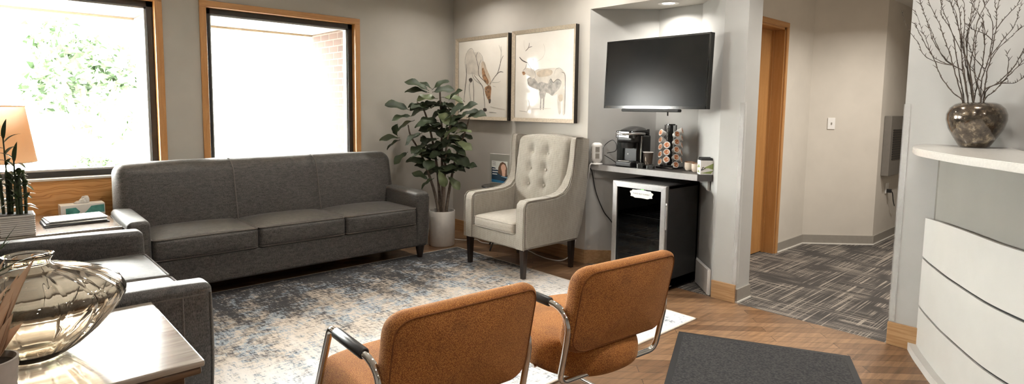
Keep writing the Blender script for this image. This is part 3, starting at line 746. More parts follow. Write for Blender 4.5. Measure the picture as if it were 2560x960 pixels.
def vp(u, w, z): return rr_ * u + ff_ * w + Vector((0, 0, z))
dry = [((-.02, .0, .10), (.052, .03, .33)), ((-.01, .01, .10), (.060, .03, .29)), ((0, .01, .10), (.105, .06, .40)), ((.01, .0, .10), (.078, .01, .26)), ((-.02, .02, .1), (.03, .05, .40)), ((0, 0, .10), (.085, .03, .225)), ((.0, .02, .10), (.066, .05, .36)), ((-.03, .02, .10), (.045, .02, .22))]
for i_, (a, c_) in enumerate(dry): L(pp, 'dry_leaf', blade(MB(), vp(*a), vp(*c_), (.034 + .006 * (i_ % 3)), .13 - .03 * (i_ % 4), ff_ * -1 + Vector((.1, .2, .2 * (i_ % 3))), cup=.35), M['dry_leaf'], 'dried beige leaf')
for (a, c_, sg) in [((-.02, .02, .10), (.165, .06, .42), .30), ((-.03, .02, .10), (.14, .07, .385), .34), ((-.05, .02, .10), (.075, .02, .46), .16), ((-.05, .0, .1), (-.10, .03, .46), .2), ((-.04, .03, .1), (.03, .1, .49), .1), ((-.02, .02, .10), (.10, .05, .34), .25)]:
    L(pp, 'leaf', blade(MB(), vp(*a), vp(*c_), .032, sg, (0, 0, 1), 10), M['green_leaf'])

# lucky bamboo on the corner table
bp = thing('lucky_bamboo', 'lucky bamboo stalks in a white ribbed square pot on the corner table', 'plant', (.185, 4.80, TZ + .001))
b = MB().box(-.085, .085, -.085, .085, 0, .128, .006)
for i in range(8): b.box(-.0865, .0865, -.0865, .0865, .012 + i * .013, .019 + i * .013, .002)
b.box(-.089, .089, -.089, .089, .116, .130, .003); L(bp, 'pot', b, M['ceramic_white'])
L(bp, 'pebbles', MB().box(-.08, .08, -.08, .08, .12, .133), M['soil'])
r = random.Random(4)
for i in range(9):
    u, w = -.055 + .014 * i + r.uniform(-.006, .006), r.uniform(-.03, .03); h = .20 + r.uniform(0, .09)
    if i == 2: h = .50
    if i == 6: h = .36
    p = [vp(u, w, .12), vp(u + r.uniform(-.006, .006), w, .12 + h * .5), vp(u + r.uniform(-.01, .01), w, .12 + h)]
    b = MB(); q = spline(p, 12); rad = [.0085 if k % 6 else .0105 for k in range(len(q))]
    if i in (2, 6): rad = [x * (1 if k < 14 else .5) for k, x in enumerate(rad)]
    b.tube(q, .009, 8, radii=rad); st = L(bp, 'stalk', b, M['stalk'])
    top = p[2]
    tall = i in (2, 6)
    for k in range(13 if tall else 7):
        sgn = 1 if (k + i) % 2 else -1
        zz = .12 + h * (1 - (.075 if tall else .13) * k)
        bs = vp(u, w, zz); tip = bs + rr_ * sgn * r.uniform(.05, .115) + ff_ * r.uniform(-.06, .03) + Vector((0, 0, r.uniform(-.045, .06)))
        L(bp, 'leaf', blade(MB(), bs, tip, r.uniform(.020, .030), .14, (0, 0, 1), 7), M['bamboo_leaf'])
    if tall: L(bp, 'leaf', blade(MB(), top - Vector((0, 0, .02)), top + rr_ * .028 + Vector((0, 0, .11)), .030, .06, ff_ * -1, 8), M['bamboo_leaf'])

# table lamp
lp = thing('table_lamp', 'table lamp with a tapered tan shade before the window', 'lamp', (.10, 5.20, TZ + .001))
b = MB(); prf = [(.232, .432), (.182, .805)]
bm = b.bm; seg = 56
ri = [[bm.verts.new((q * cos(2 * pi * i / seg), q * sin(2 * pi * i / seg), z)) for i in range(seg)] for q, z in prf]
for i in range(seg): bm.faces.new((ri[0][i], ri[0][(i + 1) % seg], ri[1][(i + 1) % seg], ri[1][i]))
bmesh.ops.solidify(bm, geom=list(bm.faces), thickness=.003); sh = L(lp, 'shade', b, M['shade'])
for q, z in prf:
    b = MB().tube([((q + .0) * cos(2 * pi * i / seg), (q + .0) * sin(2 * pi * i / seg), z) for i in range(seg)], .004, 6, True)
    L(sh, 'trim_ring', b, M['shade'])
L(lp, 'base', MB().lathe([(0, 0), (.085, 0), (.088, .012), (.06, .025), (.075, .06), (.10, .13), (.095, .20), (.055, .27), (.028, .30), (.024, .33), (0, .335)], seg=36), M['cream_pot'])
b = MB().cyl((0, 0, .57), .006, .48, 10); b.tube([(-.18, 0, .80), (0, 0, .805), (.18, 0, .80)], .002, 6); L(lp, 'stem', b, M['silver'])

# magazines and tissue box
mg = [(.505, 5.05, .36, .26, 3, .006, 'paper_dark', 'dark-covered magazine at the bottom of the pile by the tissue box'),
      (.500, 5.06, .35, .26, 1, .007, 'paper_dark', 'dark-covered magazine second from the bottom of the pile by the tissue box'),
      (.512, 5.07, .34, .255, -2, .005, 'paper', 'pale magazine in the middle of the pile by the tissue box'),
      (.505, 5.08, .34, .25, 2, .006, 'paper_dark', 'dark magazine just under the top one by the tissue box'),
      (.515, 5.09, .33, .25, 4, .006, 'paper', 'white magazine lying open-faced on top of the pile by the tissue box')]
z = TZ + .001
for x, y, w, d_, rz, th, mk, lab in mg:
    o = thing('magazine', lab, 'magazine', (x, y, z), radians(rz), 'magazines piled on the corner table')
    L(o, 'pages', MB().box(-w / 2 + .003, w / 2 - .002, -d_ / 2 + .002, d_ / 2 - .002, .0006, th - .0006), M['paper'] if mk == 'paper' else M['grey_shelf'])
    b = MB().box(-w / 2, w / 2, -d_ / 2, d_ / 2, 0, .0006); b.box(-w / 2, w / 2, -d_ / 2, d_ / 2, th - .0006, th); b.box(-w / 2, -w / 2 + .001, -d_ / 2, d_ / 2, 0, th)
    L(o, 'cover', b, M[mk]); z += th + .0006
tx = thing('tissue_box', 'white and teal tissue box with a tissue pulled up, under the window', 'tissue box', (.585, 5.385, TZ + .001), radians(2))
L(tx, 'carton', MB().box(-.135, .135, -.06, .06, 0, .082, .002), M['paper'])
b = MB().extr([(-.105, -.0605, .012), (-.03, -.0605, .012), (-.02, -.0605, .03), (-.045, -.0605, .062), (-.105, -.0605, .058)], (0, -.0006, 0)); b.extr([(.02, -.0605, .03), (.05, -.0605, .066), (.13, -.0605, .07), (.13, -.0605, .012), (.0, -.0605, .012)], (0, -.0006, 0))
L(tx, 'teal_print', b, M['teal'], 'teal printed swirl')
def puff(x, y, z, u, v, w):
    k = max(0, (w + 1) / 2); return (x * (1 - .35 * k) + .010 * sin(9 * v + 3 * w) * k + .012 * k * k, y * (1 + .3 * sin(7 * u)) + .006 * sin(11 * u + 2) * k, z + .018 * k * sin(2.6 * u + .6) + .004 * sin(13 * u) * k)
L(tx, 'tissue', MB().rbox(-.055, .050, -.020, .020, .079, .118, .018, 14, fn=puff), M['paper'])
# ------------------------------------------------------------------ pictures on the art wall
DEER = [('pale', 'f', [(5.278, 2.055), (5.202, 2.104), (5.137, 2.061), (5.074, 2.057), (5.011, 2.014), (4.979, 1.947), (4.978, 1.855), (5.039, 1.792), (5.167, 1.822), (5.254, 1.825), (5.277, 1.934)]), ('tan', 'f', [(5.01, 1.935), (4.959, 1.946), (4.917, 1.866), (4.865, 1.786), (4.844, 1.708), (4.894, 1.683), (4.956, 1.73), (4.998, 1.79)]), ('rust', 'f', [(4.999, 1.869), (4.974, 1.881), (4.932, 1.801), (4.884, 1.735), (4.904, 1.703), (4.956, 1.737), (4.987, 1.79)]), ('rust', 'f', [(4.945, 1.671), (4.864, 1.689), (4.839, 1.656), (4.848, 1.579), (4.851, 1.527), (4.871, 1.494), (4.886, 1.527), (4.917, 1.566), (4.944, 1.619)]), ('ink', 'f', [(4.882, 1.54), (4.847, 1.54), (4.851, 1.503), (4.875, 1.498)]), ('ink', 'f', [(5.231, 1.764), (5.188, 1.78), (5.162, 1.755), (5.198, 1.726)]), ('ink', 'f', [(4.972, 1.441), (4.921, 1.441), (4.914, 1.411), (4.962, 1.41)]), ('grey', 0.0042, [(5.278, 2.049), (5.245, 2.087), (5.191, 2.106), (5.152, 2.081), (5.137, 2.047), (5.109, 2.019)]), ('ink', 0.0063, [(5.116, 2.033), (5.083, 1.952), (5.061, 1.885), (5.05, 1.805), (4.956, 1.737), (4.874, 1.683)]), ('ink', 0.0042, [(5.064, 2.063), (5.101, 2.019), (5.092, 1.965)]), ('ink', 0.0032, [(5.01, 1.974), (5.045, 1.924), (5.057, 1.858)]), ('grey', 0.0053, [(5.053, 2.055), (5.001, 2.013), (4.975, 1.947), (4.927, 1.853)]), ('ink', 0.0063, [(4.864, 1.702), (4.795, 1.771), (4.737, 1.821), (4.7, 1.908), (4.681, 1.958), (4.65, 1.996)]), ('grey', 0.0042, [(4.7, 1.908), (4.686, 2.034), (4.722, 2.111)]), ('grey', 0.0042, [(4.69, 1.996), (4.683, 2.046), (4.689, 2.097)]), ('ink', 0.0053, [(4.747, 1.808), (4.698, 1.83), (4.647, 1.824)]), ('grey', 0.0032, [(4.834, 1.721), (4.735, 1.719), (4.687, 1.733)]), ('grey', 0.0032, [(4.814, 1.682), (4.764, 1.671)]), ('grey', 0.0042, [(4.864, 1.709), (4.815, 1.746), (4.785, 1.778)]), ('ink', 0.0074, [(5.277, 1.934), (5.271, 1.812), (5.296, 1.663), (5.317, 1.52)]), ('grey', 0.0063, [(5.198, 1.743), (5.219, 1.676), (5.196, 1.54), (5.181, 1.51)]), ('ink', 0.0063, [(5.155, 1.755), (5.139, 1.634), (5.141, 1.473)]), ('grey', 0.0053, [(5.278, 2.055), (5.299, 1.962), (5.276, 1.839)]), ('grey', 0.0063, [(5.178, 1.849), (5.134, 1.768), (4.996, 1.698)]), ('ink', 0.0063, [(5.135, 1.808), (5.017, 1.712), (4.975, 1.658), (4.953, 1.527), (4.941, 1.421)]), ('grey', 0.0042, [(4.975, 1.658), (4.913, 1.631)]), ('grey', 0.0053, [(4.87, 1.402), (4.75, 1.395)]), ('grey', 0.0032, [(5.097, 1.363), (4.992, 1.374)]), ('pale', 0.0053, [(4.85, 1.461), (4.615, 1.431)]), ('pale', 0.0063, [(5.361, 1.382), (5.056, 1.413)]), ('ink', 0.0053, [(5.152, 1.479), (5.129, 1.466)]), ('ink', 0.0053, [(5.328, 1.527), (5.295, 1.51)])]
ELK = [('pale', 'f', [(4.173, 1.825), (4.04, 1.838), (3.879, 1.837), (3.8, 1.811), (3.76, 1.764), (3.766, 1.685), (3.795, 1.64), (3.856, 1.595), (3.927, 1.573), (3.984, 1.597), (4.1, 1.61), (4.135, 1.658), (4.18, 1.742)]), ('tan', 'f', [(4.147, 1.806), (4.04, 1.832), (3.942, 1.816), (3.957, 1.771), (4.087, 1.757), (4.138, 1.77)]), ('grey', 'f', [(4.128, 1.693), (4.078, 1.71), (3.987, 1.69), (3.956, 1.736), (3.923, 1.7), (3.86, 1.733), (3.813, 1.703), (3.842, 1.641), (3.904, 1.596), (3.935, 1.573), (3.984, 1.597), (4.034, 1.609), (4.084, 1.609), (4.126, 1.645)]), ('grey', 'f', [(4.283, 1.745), (4.223, 1.761), (4.18, 1.742), (4.128, 1.693), (4.101, 1.645), (4.135, 1.64), (4.203, 1.659), (4.264, 1.684)]), ('pale', 'f', [(4.347, 1.844), (4.277, 1.853), (4.208, 1.838), (4.169, 1.789), (4.205, 1.743), (4.24, 1.762), (4.311, 1.794), (4.355, 1.795)]), ('rust', 'f', [(4.361, 1.814), (4.329, 1.819), (4.311, 1.796), (4.342, 1.783)]), ('grey', 'f', [(4.109, 1.616), (4.021, 1.615), (4.037, 1.538), (4.041, 1.446), (4.06, 1.446), (4.06, 1.538), (4.079, 1.538), (4.08, 1.446), (4.1, 1.445), (4.095, 1.538)]), ('pale', 'f', [(3.864, 1.595), (3.777, 1.64), (3.758, 1.526), (3.764, 1.401), (3.791, 1.4), (3.792, 1.521), (3.82, 1.532), (3.817, 1.411), (3.848, 1.411)]), ('tan', 'f', [(3.853, 1.572), (3.801, 1.583), (3.8, 1.526), (3.839, 1.521)]), ('ink', 0.0095, [(4.403, 1.968), (4.358, 1.932), (4.287, 1.905)]), ('grey', 0.0063, [(4.287, 1.908), (4.257, 1.874), (4.225, 1.839)]), ('grey', 0.0042, [(4.208, 1.88), (4.207, 1.945)]), ('pale', 0.0042, [(4.15, 1.913), (4.083, 1.937), (4.047, 1.984), (4.045, 2.036), (4.066, 2.078)]), ('ink', 0.0053, [(4.316, 2.023), (4.273, 2.054), (4.26, 2.101)]), ('ink', 0.0042, [(4.273, 2.054), (4.221, 2.063)]), ('pale', 0.0032, [(4.319, 2.03), (4.338, 2.085), (4.336, 2.133)]), ('grey', 0.0063, [(4.295, 1.896), (4.312, 1.854), (4.343, 1.829)]), ('grey', 0.0053, [(4.226, 1.887), (4.181, 1.813), (4.168, 1.765), (4.196, 1.73)]), ('grey', 0.0042, [(4.283, 1.739), (4.264, 1.684), (4.203, 1.656), (4.126, 1.634)]), ('ink', 0.0053, [(3.815, 1.795), (3.776, 1.776), (3.766, 1.685), (3.767, 1.526), (3.765, 1.398)]), ('grey', 0.0032, [(3.909, 1.781), (3.894, 1.82), (3.847, 1.836), (3.792, 1.805)]), ('ink', 0.0042, [(3.987, 1.69), (3.956, 1.736), (3.923, 1.7), (3.868, 1.731), (3.82, 1.704)]), ('pale', 0.0053, [(4.216, 1.442), (3.948, 1.45)]), ('grey', 0.0042, [(4.392, 1.421), (4.285, 1.414)]), ('pale', 0.0074, [(4.27, 1.539), (4.248, 1.49), (4.285, 1.404)])]
PMATS = [M['champagne'], M['art_side'], M['print'], M['wash_pale'], M['wash_tan'], M['wash_grey'], M['wash_rust'], M['wash_ink']]
PIX = {'pale': 3, 'tan': 4, 'grey': 5, 'rust': 6, 'ink': 7}
def picture(label, y0, y1, z0, z1, marks):
    o = thing('framed_print', label, 'picture', (XB - .001, (y0 + y1) / 2, z0), 0, 'framed deer prints')
    fw, xf = .036, XB - .052
    # mitred bevelled frame: sides dark, face sloping in
    b = MB(); bm = b.bm
    O = [(y1, z0), (y0, z0), (y0, z1), (y1, z1)]; I = [(y1 - fw, z0 + fw), (y0 + fw, z0 + fw), (y0 + fw, z1 - fw), (y1 - fw, z1 - fw)]
    for i in range(4):
        j = (i + 1) % 4
        for mi, q in ((1, [(XB - .002, *O[i]), (XB - .002, *O[j]), (xf, *O[j]), (xf, *O[i])]),
                      (0, [(xf, *O[i]), (xf, *O[j]), (xf + .018, *I[j]), (xf + .018, *I[i])]),
                      (1, [(xf + .018, *I[i]), (xf + .018, *I[j]), (XB - .006, *I[j]), (XB - .006, *I[i])])):
            f = bm.faces.new([bm.verts.new(p) for p in q]); f.material_index = mi
    P(o, 'frame', b, PMATS, smooth=0)
    b = MB().box(XB - .030, XB - .024, y0 + fw - .003, y1 - fw + .003, z0 + fw - .003, z1 - fw + .003, mi=2)
    d = XB - .0302
    for kind, k, pts in marks:
        mi = PIX[kind]; d -= .00006
        if k == 'f':
            q = spline([(d, y, z) for y, z in pts], 3, True); f = b.bm.faces.new([b.bm.verts.new(p) for p in q]); f.material_index = mi
        else:
            q = spline([(d, y, z) for y, z in pts], 4); n = len(q)
            for i in range(n - 1):
                t = (q[min(i + 1, n - 1)] - q[max(i - 1, 0)]).normalized(); t2 = (q[min(i + 2, n - 1)] - q[i]).normalized()
                w = k * .62 * (.45 + .55 * sin(pi * (i + .5) / n)); w2 = k * .62 * (.45 + .55 * sin(pi * (i + 1.5) / n))
                s, s2 = Vector((0, -t.z, t.y)) * w, Vector((0, -t2.z, t2.y)) * w2
                f = b.bm.faces.new([b.bm.verts.new(p) for p in (q[i] - s, q[i + 1] - s2, q[i + 1] + s2, q[i] + s)]); f.material_index = mi
    P(o, 'print', b, PMATS, smooth=0)
    return o
picture('framed wash print of a grazing deer, beside the fiddle leaf fig', 4.555, 5.452, 1.315, 2.226, DEER)
picture('framed wash print of a standing antlered elk, above the wing chair', 3.632, 4.498, 1.315, 2.230, ELK)

# ------------------------------------------------------------------ fiddle leaf fig
fg = thing('fiddle_leaf_fig', 'tall fiddle leaf fig in a white cylinder pot at the corner of the room', 'plant', (3.61, 4.98, .001), radians(-42.8))
# its own frame: x across the view, y away
L(fg, 'pot', MB().lathe([(0, 0), (.132, 0), (.136, .005), (.139, .36), (.137, .367), (.130, .367), (.128, .33), (0, .325)], seg=48), M['ceramic_white'])
L(fg, 'soil', MB().cyl((0, 0, .328), .127, .01, 36), M['soil'])
stems = [[(-.03, 0, .32), (-.09, .0, .60), (-.22, .02, .95), (-.33, .03, 1.14), (-.36, .04, 1.26)], [(-.02, .03, .32), (-.05, .05, .75), (-.12, .06, 1.15), (-.20, .06, 1.42), (-.27, .05, 1.50)],
         [(.01, .0, .32), (.00, .02, .80), (-.01, .04, 1.25), (-.03, .05, 1.62), (-.04, .05, 1.71)], [(.02, -.02, .32), (.03, -.02, .75), (.05, -.02, 1.05), (.10, -.02, 1.32), (.13, -.01, 1.44)],
         [(.04, .02, .32), (.08, .04, .62), (.15, .05, .95), (.24, .05, 1.2), (.28, .05, 1.34)]]
for s in stems:
    q = spline(s, 6); L(fg, 'stem', MB().tube(q, .012, 8, radii=[.017 - .011 * i / len(q) for i in range(len(q))]), M['bark'])
def figleaf(base, tip, wd, up, seed, pale=False):
    r = random.Random(seed); base, tip = Vector(base), Vector(tip); ax = tip - base; ln = ax.length; up = Vector(up)
    sd = ax.cross(up); sd = sd.normalized() if sd.length > 1e-5 else Vector((0, 1, 0)); nn = sd.cross(ax).normalized(); rows = []
    prof = [.14, .42, .64, .74, .84, .95, 1.0, .93, .66, .16]; ph = r.uniform(0, 6)
    for i, p in enumerate(prof):
        t = i / 9; c = base + ax * (.10 + .90 * t) - nn * (.22 * ln * t * t) + nn * .06 * ln * t
        w = wd * p / 2; row = []
        for k in (-1, -.5, 0, .5, 1):
            row.append(c + sd * w * k + nn * (.16 * w * abs(k) * 2 + .0045 * sin(ph + 5 * t * 2 + k * 2) * abs(k) * 2))
        rows.append(row)
    b = MB().grid(rows); b.tube([base, base + ax * .12], .003, 5)
    return L(fg, 'leaf', b, M['fig_leaf_pale' if pale else 'fig_leaf'])
def px(x, y, w=0.0): return Vector(((x - 1105) / 237 * (1 + w * .12), w, 1.45 + (y - 0) * 0 - (y - 267) / 238))
given = [((1075, 228), (1028, 205)), ((1075, 232), (1026, 226)), ((1080, 226), (1112, 203)), ((1085, 232), (1128, 222)), ((1078, 222), (1062, 214)),
         ((1030, 276), (986, 260)), ((1035, 290), (996, 294)), ((1040, 300), (1002, 318)), ((1002, 344), (960, 345)), ((1000, 350), (968, 368)), ((998, 340), (996, 322)),
         ((1145, 280), (1182, 258)), ((1150, 286), (1192, 278)), ((1120, 250), (1135, 236)), ((1128, 290), (1148, 268)), ((1140, 332), (1172, 322)), ((1145, 350), (1175, 362)),
         ((1108, 340), (1080, 322)), ((1110, 345), (1128, 328)), ((1115, 320), (1148, 292)), ((1105, 300), (1108, 275)), ((1090, 300), (1050, 310)), ((1060, 330), (1020, 352)),
         ((1020, 380), (994, 400)), ((1030, 395), (1060, 372)), ((1120, 390), (1150, 400)), ((1130, 380), (1170, 408)), ((1110, 400), (1090, 372)), ((1085, 360), (1040, 372)),
         ((1118, 440), (1134, 455)), ((1090, 440), (1060, 460)), ((1075, 445), (1048, 432)), ((1100, 420), (1112, 448)), ((1120, 360), (1160, 378)), ((1100, 265), (1070, 256)), ((1070, 270), (1046, 266))]
r = random.Random(11)
for i, (a, c_) in enumerate(given):
    w = r.uniform(-.16, .06); A, C = px(*a, w), px(*c_, w + r.uniform(-.10, .03)); ax = C - A
    C = A + ax * (1.2 if ax.length > .15 else .19 / max(ax.length, .05))
    figleaf(A, C, max(.095, ax.length * .60), (r.uniform(-.3, .3), r.uniform(-.9, -.2), 1), i, i in (9 + 7, 17, 18, 15, 29, 32))
for i in range(64):
    u = r.gauss(-.03, .15); z = r.uniform(.74, 1.56); s_ = min(stems, key=lambda s: abs(spline(s, 3)[-4].x - u)); lim = .26 + .12 * sin((z - .8) * 4)
    u = max(-lim - .1, min(lim, u)); A = Vector((u * .75, r.uniform(-.08, .08), z)); a = r.uniform(0, 2 * pi); ln = r.uniform(.17, .27)
    C = A + Vector((cos(a) * ln * (1 if u * cos(a) > -.1 else .7), -abs(sin(a)) * ln * .7 + .03, r.uniform(-.10, .09)))
    figleaf(A, C, ln * r.uniform(.50, .64), (r.uniform(-.4, .4), -.5, 1), 100 + i, i % 13 == 0)

# ------------------------------------------------------------------ round side table, sign, cord
st = thing('round_side_table', 'small round black-rimmed glass side table behind the wing chair', 'table', (3.95, 4.47, 0))
Z = .655
L(st, 'rim', MB().tube([(.165 * cos(2 * pi * i / 48), .165 * sin(2 * pi * i / 48), Z - .008) for i in range(48)], .008, 8, True), M['black'])
L(st, 'glass_top', MB().cyl((0, 0, Z - .006), .162, .008, 48), M['black_gloss'])
L(st, 'column', MB().cyl((0, 0, .36), .012, .58, 16), M['black'])
for k in range(3):
    a = radians(200 + 120 * k); L(st, 'leg', MB().tube(spline([(0, 0, .16), (.05 * cos(a), .05 * sin(a), .13), (.13 * cos(a), .13 * sin(a), .05), (.165 * cos(a), .165 * sin(a), .009)]), .008, 8), M['black'])
sg = thing('sign_holder', 'clear upright acrylic sign holder with a blue flyer on the round side table', 'sign', (3.925, 4.43, Z + .001), radians(8))
b = MB().box(0, .003, -.128, .128, 0, .325); b.box(.007, .010, -.128, .128, 0, .325); b.box(0, .010, -.128, .128, .322, .326); b.box(-.06, .06, -.128, .128, 0, .003); L(sg, 'holder', b, M['pane'])
b = MB().tube([(.005, -.128, .326), (.005, .128, .326)], .0025, 6); L(sg, 'top_edge', b, M['paper'])
FL = [M['paper'], plain('flyer navy', (.012, .035, .075), .4), plain('flyer blue', (.03, .22, .48), .4), plain('flyer skin', (.72, .42, .30), .5), plain('flyer hair', (.16, .075, .04), .6, .2), plain('flyer light blue', (.30, .52, .72), .4)]
b = MB().box(.0035, .0065, -.105, .105, .035, .255, mi=0)
def fl(pts, mi, d): b.extr([(.0035 - d, y, z) for y, z in pts], (-.0001, 0, 0), mi=mi)
fl([(.105, .19), (.06, .185), (.03, .165), (-.02, .15), (-.105, .12), (-.105, .06), (.105, .06)], 1, .0001)
fl([(.105, .035), (-.105, .035), (-.105, .05), (.105, .066)], 2, .0002); fl([(.105, .066), (-.105, .05), (-.105, .085), (-.02, .10), (.105, .075)], 1, .0002); fl([(-.02, .10), (-.105, .085), (-.105, .098), (-.03, .106)], 5, .0003)
fl([(.02, .13), (.015, .19), (-.01, .235), (-.04, .25), (-.08, .235), (-.10, .19), (-.10, .11), (-.05, .10)], 4, .0003)
fl([(q_.y, q_.z) for q_ in spline([(0, -.02, .20), (0, -.045, .228), (0, -.075, .215), (0, -.085, .18), (0, -.06, .145), (0, -.03, .16)], 4, True)], 3, .0005)
fl([(-.03, .16), (-.04, .105), (-.075, .105), (-.08, .16), (-.06, .175)], 3, .0006)
for z_, y_ in ((.165, .03), (.14, .02), (.115, .03)): fl([(.095, z_), (y_, z_), (y_, z_ + .009), (.095, z_ + .009)], 0, .0006)
for z_ in (.21, .225, .24): fl([(.095, z_), (.05, z_), (.05, z_ + .003), (.095, z_ + .003)], 1, .0004)
L(sg, 'flyer', b, FL, 'blue and white flyer showing a smiling person', smooth=0)

cord = spline([(3.80, 5.19, .006), (3.85, 5.06, .006), (3.905, 4.96, .006), (4.02, 4.91, .006), (3.98, 4.75, .006), (4.06, 4.57, .006), (4.09, 4.42, .006), (4.12, 4.23, .006), (4.05, 3.98, .006), (4.03, 3.80, .006), (4.08, 3.70, .006), (4.14, 3.66, .04), (4.168, 3.625, .13), (4.180, 3.56, .40), (4.180, 3.50, .70), (4.162, 3.455, .86), (4.145, 3.43, .935), (4.155, 3.42, .953)], 8)
solo('power_cord', 'white power cord running along the floor and up to the outlet tower', 'cord', MB().tube(cord, .0055, 8), M['white_plastic'])

# ------------------------------------------------------------------ coffee niche
SZ = .945
sp = [(XB + .003, 3.45), (XB + .003, 2.375), (4.262, 2.288), (4.615, 2.64), (4.615, 3.06), (4.24, 3.44)]
sf = thing('wall_shelf', 'grey laminate shelf built into the niche under the television', 'shelf', (4.4, 2.85, .9))
P(sf, 'board', MB().prism(sp, SZ - .05, SZ), M['grey_shelf'])
b = MB().box(XB - .001, XB + .003, 2.375, 3.45, SZ - .05, SZ); P(sf, 'edge_band', b, M['grey_shelf_edge'])
P(sf, 'edge_return', MB().extr([(XB - .001, 2.375, SZ - .05), (4.260, 2.285, SZ - .05), (4.260, 2.285, SZ), (XB - .001, 2.375, SZ)], (.004, .004, 0)), M['grey_shelf'])
P(sf, 'bracket', MB().extr([(4.30, 2.325, SZ - .05), (4.30, 2.325, SZ - .13), (4.32, 2.345, SZ - .13), (4.58, 2.605, SZ - .07), (4.58, 2.605, SZ - .05)], (-.012, .012, 0)), M['white_panel'])
P(sf, 'cleat', MB().extr([(4.235, 3.448, SZ - .13), (4.61, 3.073, SZ - .13), (4.61, 3.073, SZ - .05), (4.235, 3.448, SZ - .05)], (-.014, -.014, 0)), M['wall_light'])

# outlet tower
ot = thing('outlet_tower', 'white upright outlet tower on the end of the niche shelf', 'power strip', (4.214, 3.408, SZ + .001), radians(-45))
L(ot, 'base', MB().lathe([(0, 0), (.054, 0), (.056, .004), (.052, .010), (.036, .014), (.034, .024), (0, .024)], seg=36), M['white_plastic'])
b = MB().rbox(-.049, .049, -.049, .049, .020, .198, .032, 6); L(ot, 'body', b, M['white_plastic'])
for s in (-1, 1):
    for z in (.080, .138):
        b = MB().box(-.019, .019, -.0012, .0012, -.024, .024, .001); 
        q = L(ot, 'socket', b, M['vinyl'], 'grey socket plate'); q.location = (s * .0495 if s < 0 else 0, 0 if s < 0 else -.0495, z); q.rotation_euler = (0, 0, pi / 2 if s < 0 else 0)
        b = MB()
        for dz in (-.009, .009):
            for dx in (-.005, .005): b.box(dx - .001, dx + .001, -.0020, -.0008, dz - .004, dz + .004)
        k = L(q, 'slots', b, M['black'])
        if s < 0: k.scale = (1, -1, 1)
cab = spline([(4.262, 3.385, SZ + .14), (4.30, 3.375, SZ + .185), (4.30, 3.30, SZ + .225), (4.30, 3.255, SZ + .19), (4.29, 3.255, SZ + .13), (4.283, 3.345, SZ + .105)], 8)
solo('appliance_cord', 'thin black looped cord behind the outlet tower', 'cord', MB().tube(cab, .0035, 6), M['black'])
cab = spline([(4.275, 3.37, SZ + .085), (4.30, 3.31, SZ + .05), (4.31, 3.25, SZ + .02), (4.33, 3.205, SZ + .012)], 8)
solo('appliance_cord', 'black cord running from the outlet tower to the coffee maker', 'cord', MB().tube(cab, .0035, 6), M['black'])
cab = spline([(4.195, 3.475, SZ - .04), (4.215, 3.462, .87), (4.245, 3.432, .68), (4.30, 3.378, .50), (4.35, 3.328, .41), (4.42, 3.26, .25), (4.44, 3.235, .02)], 8)
solo('appliance_cord', 'black cord hanging down the niche wall beside the fridge', 'cord', MB().tube(cab, .0045, 6), M['black'])

# coffee maker, its front to the room (local -x)
cm = thing('coffee_maker', 'black pod coffee maker with a silver handle on the niche shelf', 'coffee maker', (4.345, 3.10, SZ + .001))
L(cm, 'base', MB().rbox(-.15, .11, -.085, .085, 0, .050, .012, 6), M['black'])
L(cm, 'tank_body', MB().rbox(-.03, .125, -.105, .105, .0, .285, .025, 8), M['black_gloss'])
L(cm, 'water_tank', MB().rbox(-.10, .06, .082, .112, .045, .27, .012, 6), M['pane_dark'])
L(cm, 'back_splash', MB().rbox(-.05, -.02, -.075, .075, .04, .22, .01, 6), M['black'])
def lidfn(x, y, z, u, v, w):
    t = (x + .155) / .28; return (x, y * (1 - .10 * max(0, w)), z - ((.055 * (1 - t) ** 2 + .10 * max(0, t - .45) ** 1.6 + .018 * v * v) if w > -.2 else 0) + (.02 * t if w < 0 else 0))
L(cm, 'brew_head', MB().rbox(-.135, .0, -.092, .092, .21, .298, .03, 8), M['black'])
L(cm, 'spout', MB().cyl((-.085, 0, .19), .052, .05, 28, .062), M['black'])
L(cm, 'lid', MB().rbox(-.155, .125, -.10, .10, .278, .372, .04, 10, fn=lidfn), M['black_gloss'])
b = MB().tube(spline([(.02, .104, .29), (-.08, .106, .296), (-.15, .085, .293), (-.182, .0, .288), (-.15, -.085, .293), (-.08, -.106, .296), (.02, -.104, .29)]), .010, 10, flat=.6); L(cm, 'handle', b, M['silver'], 'silver curved handle')
L(cm, 'trim_strip', MB().box(-.034, -.026, -.106, -.100, .02, .275, .002), M['silver'])
L(cm, 'drip_tray', MB().box(-.145, -.045, -.06, .06, .05, .055, .002), M['silver'])
L(cm, 'power_light', MB().cyl((-.052, .02, .11), .005, .002, 12, axis='X'), M['white_plastic'])

# paper cup and lids
cp_ = thing('paper_cup', 'brown paper cup with a cream print between coffee maker and pod carousel', 'cup', (4.345, 2.942, SZ + .001))
L(cp_, 'cup', MB().lathe([(0, .003), (.030, .003), (.031, 0), (.044, .132), (.0415, .132), (.029, .008), (0, .008)], seg=36), M['cup_brown'])
L(cp_, 'rim', MB().tube([(.0435 * cos(2 * pi * i / 36), .0435 * sin(2 * pi * i / 36), .134) for i in range(36)], .0028, 8, True), M['paper'])
def onc(a, z): rr2 = .031 + .013 * z / .132 + .0006; return (rr2 * cos(a), rr2 * sin(a), z)
b = MB()
for blob in ([(3.0, .03), (3.25, .026), (3.6, .03), (3.75, .045), (3.5, .052), (3.15, .05)], [(3.1, .055), (3.3, .055), (3.28, .085), (3.16, .10), (3.05, .08)], [(3.7, .02), (3.95, .022), (3.95, .036), (3.75, .036)]):
    b.face([onc(a, z) for a, z in blob])
L(cp_, 'print', b, M['cup_cream'])
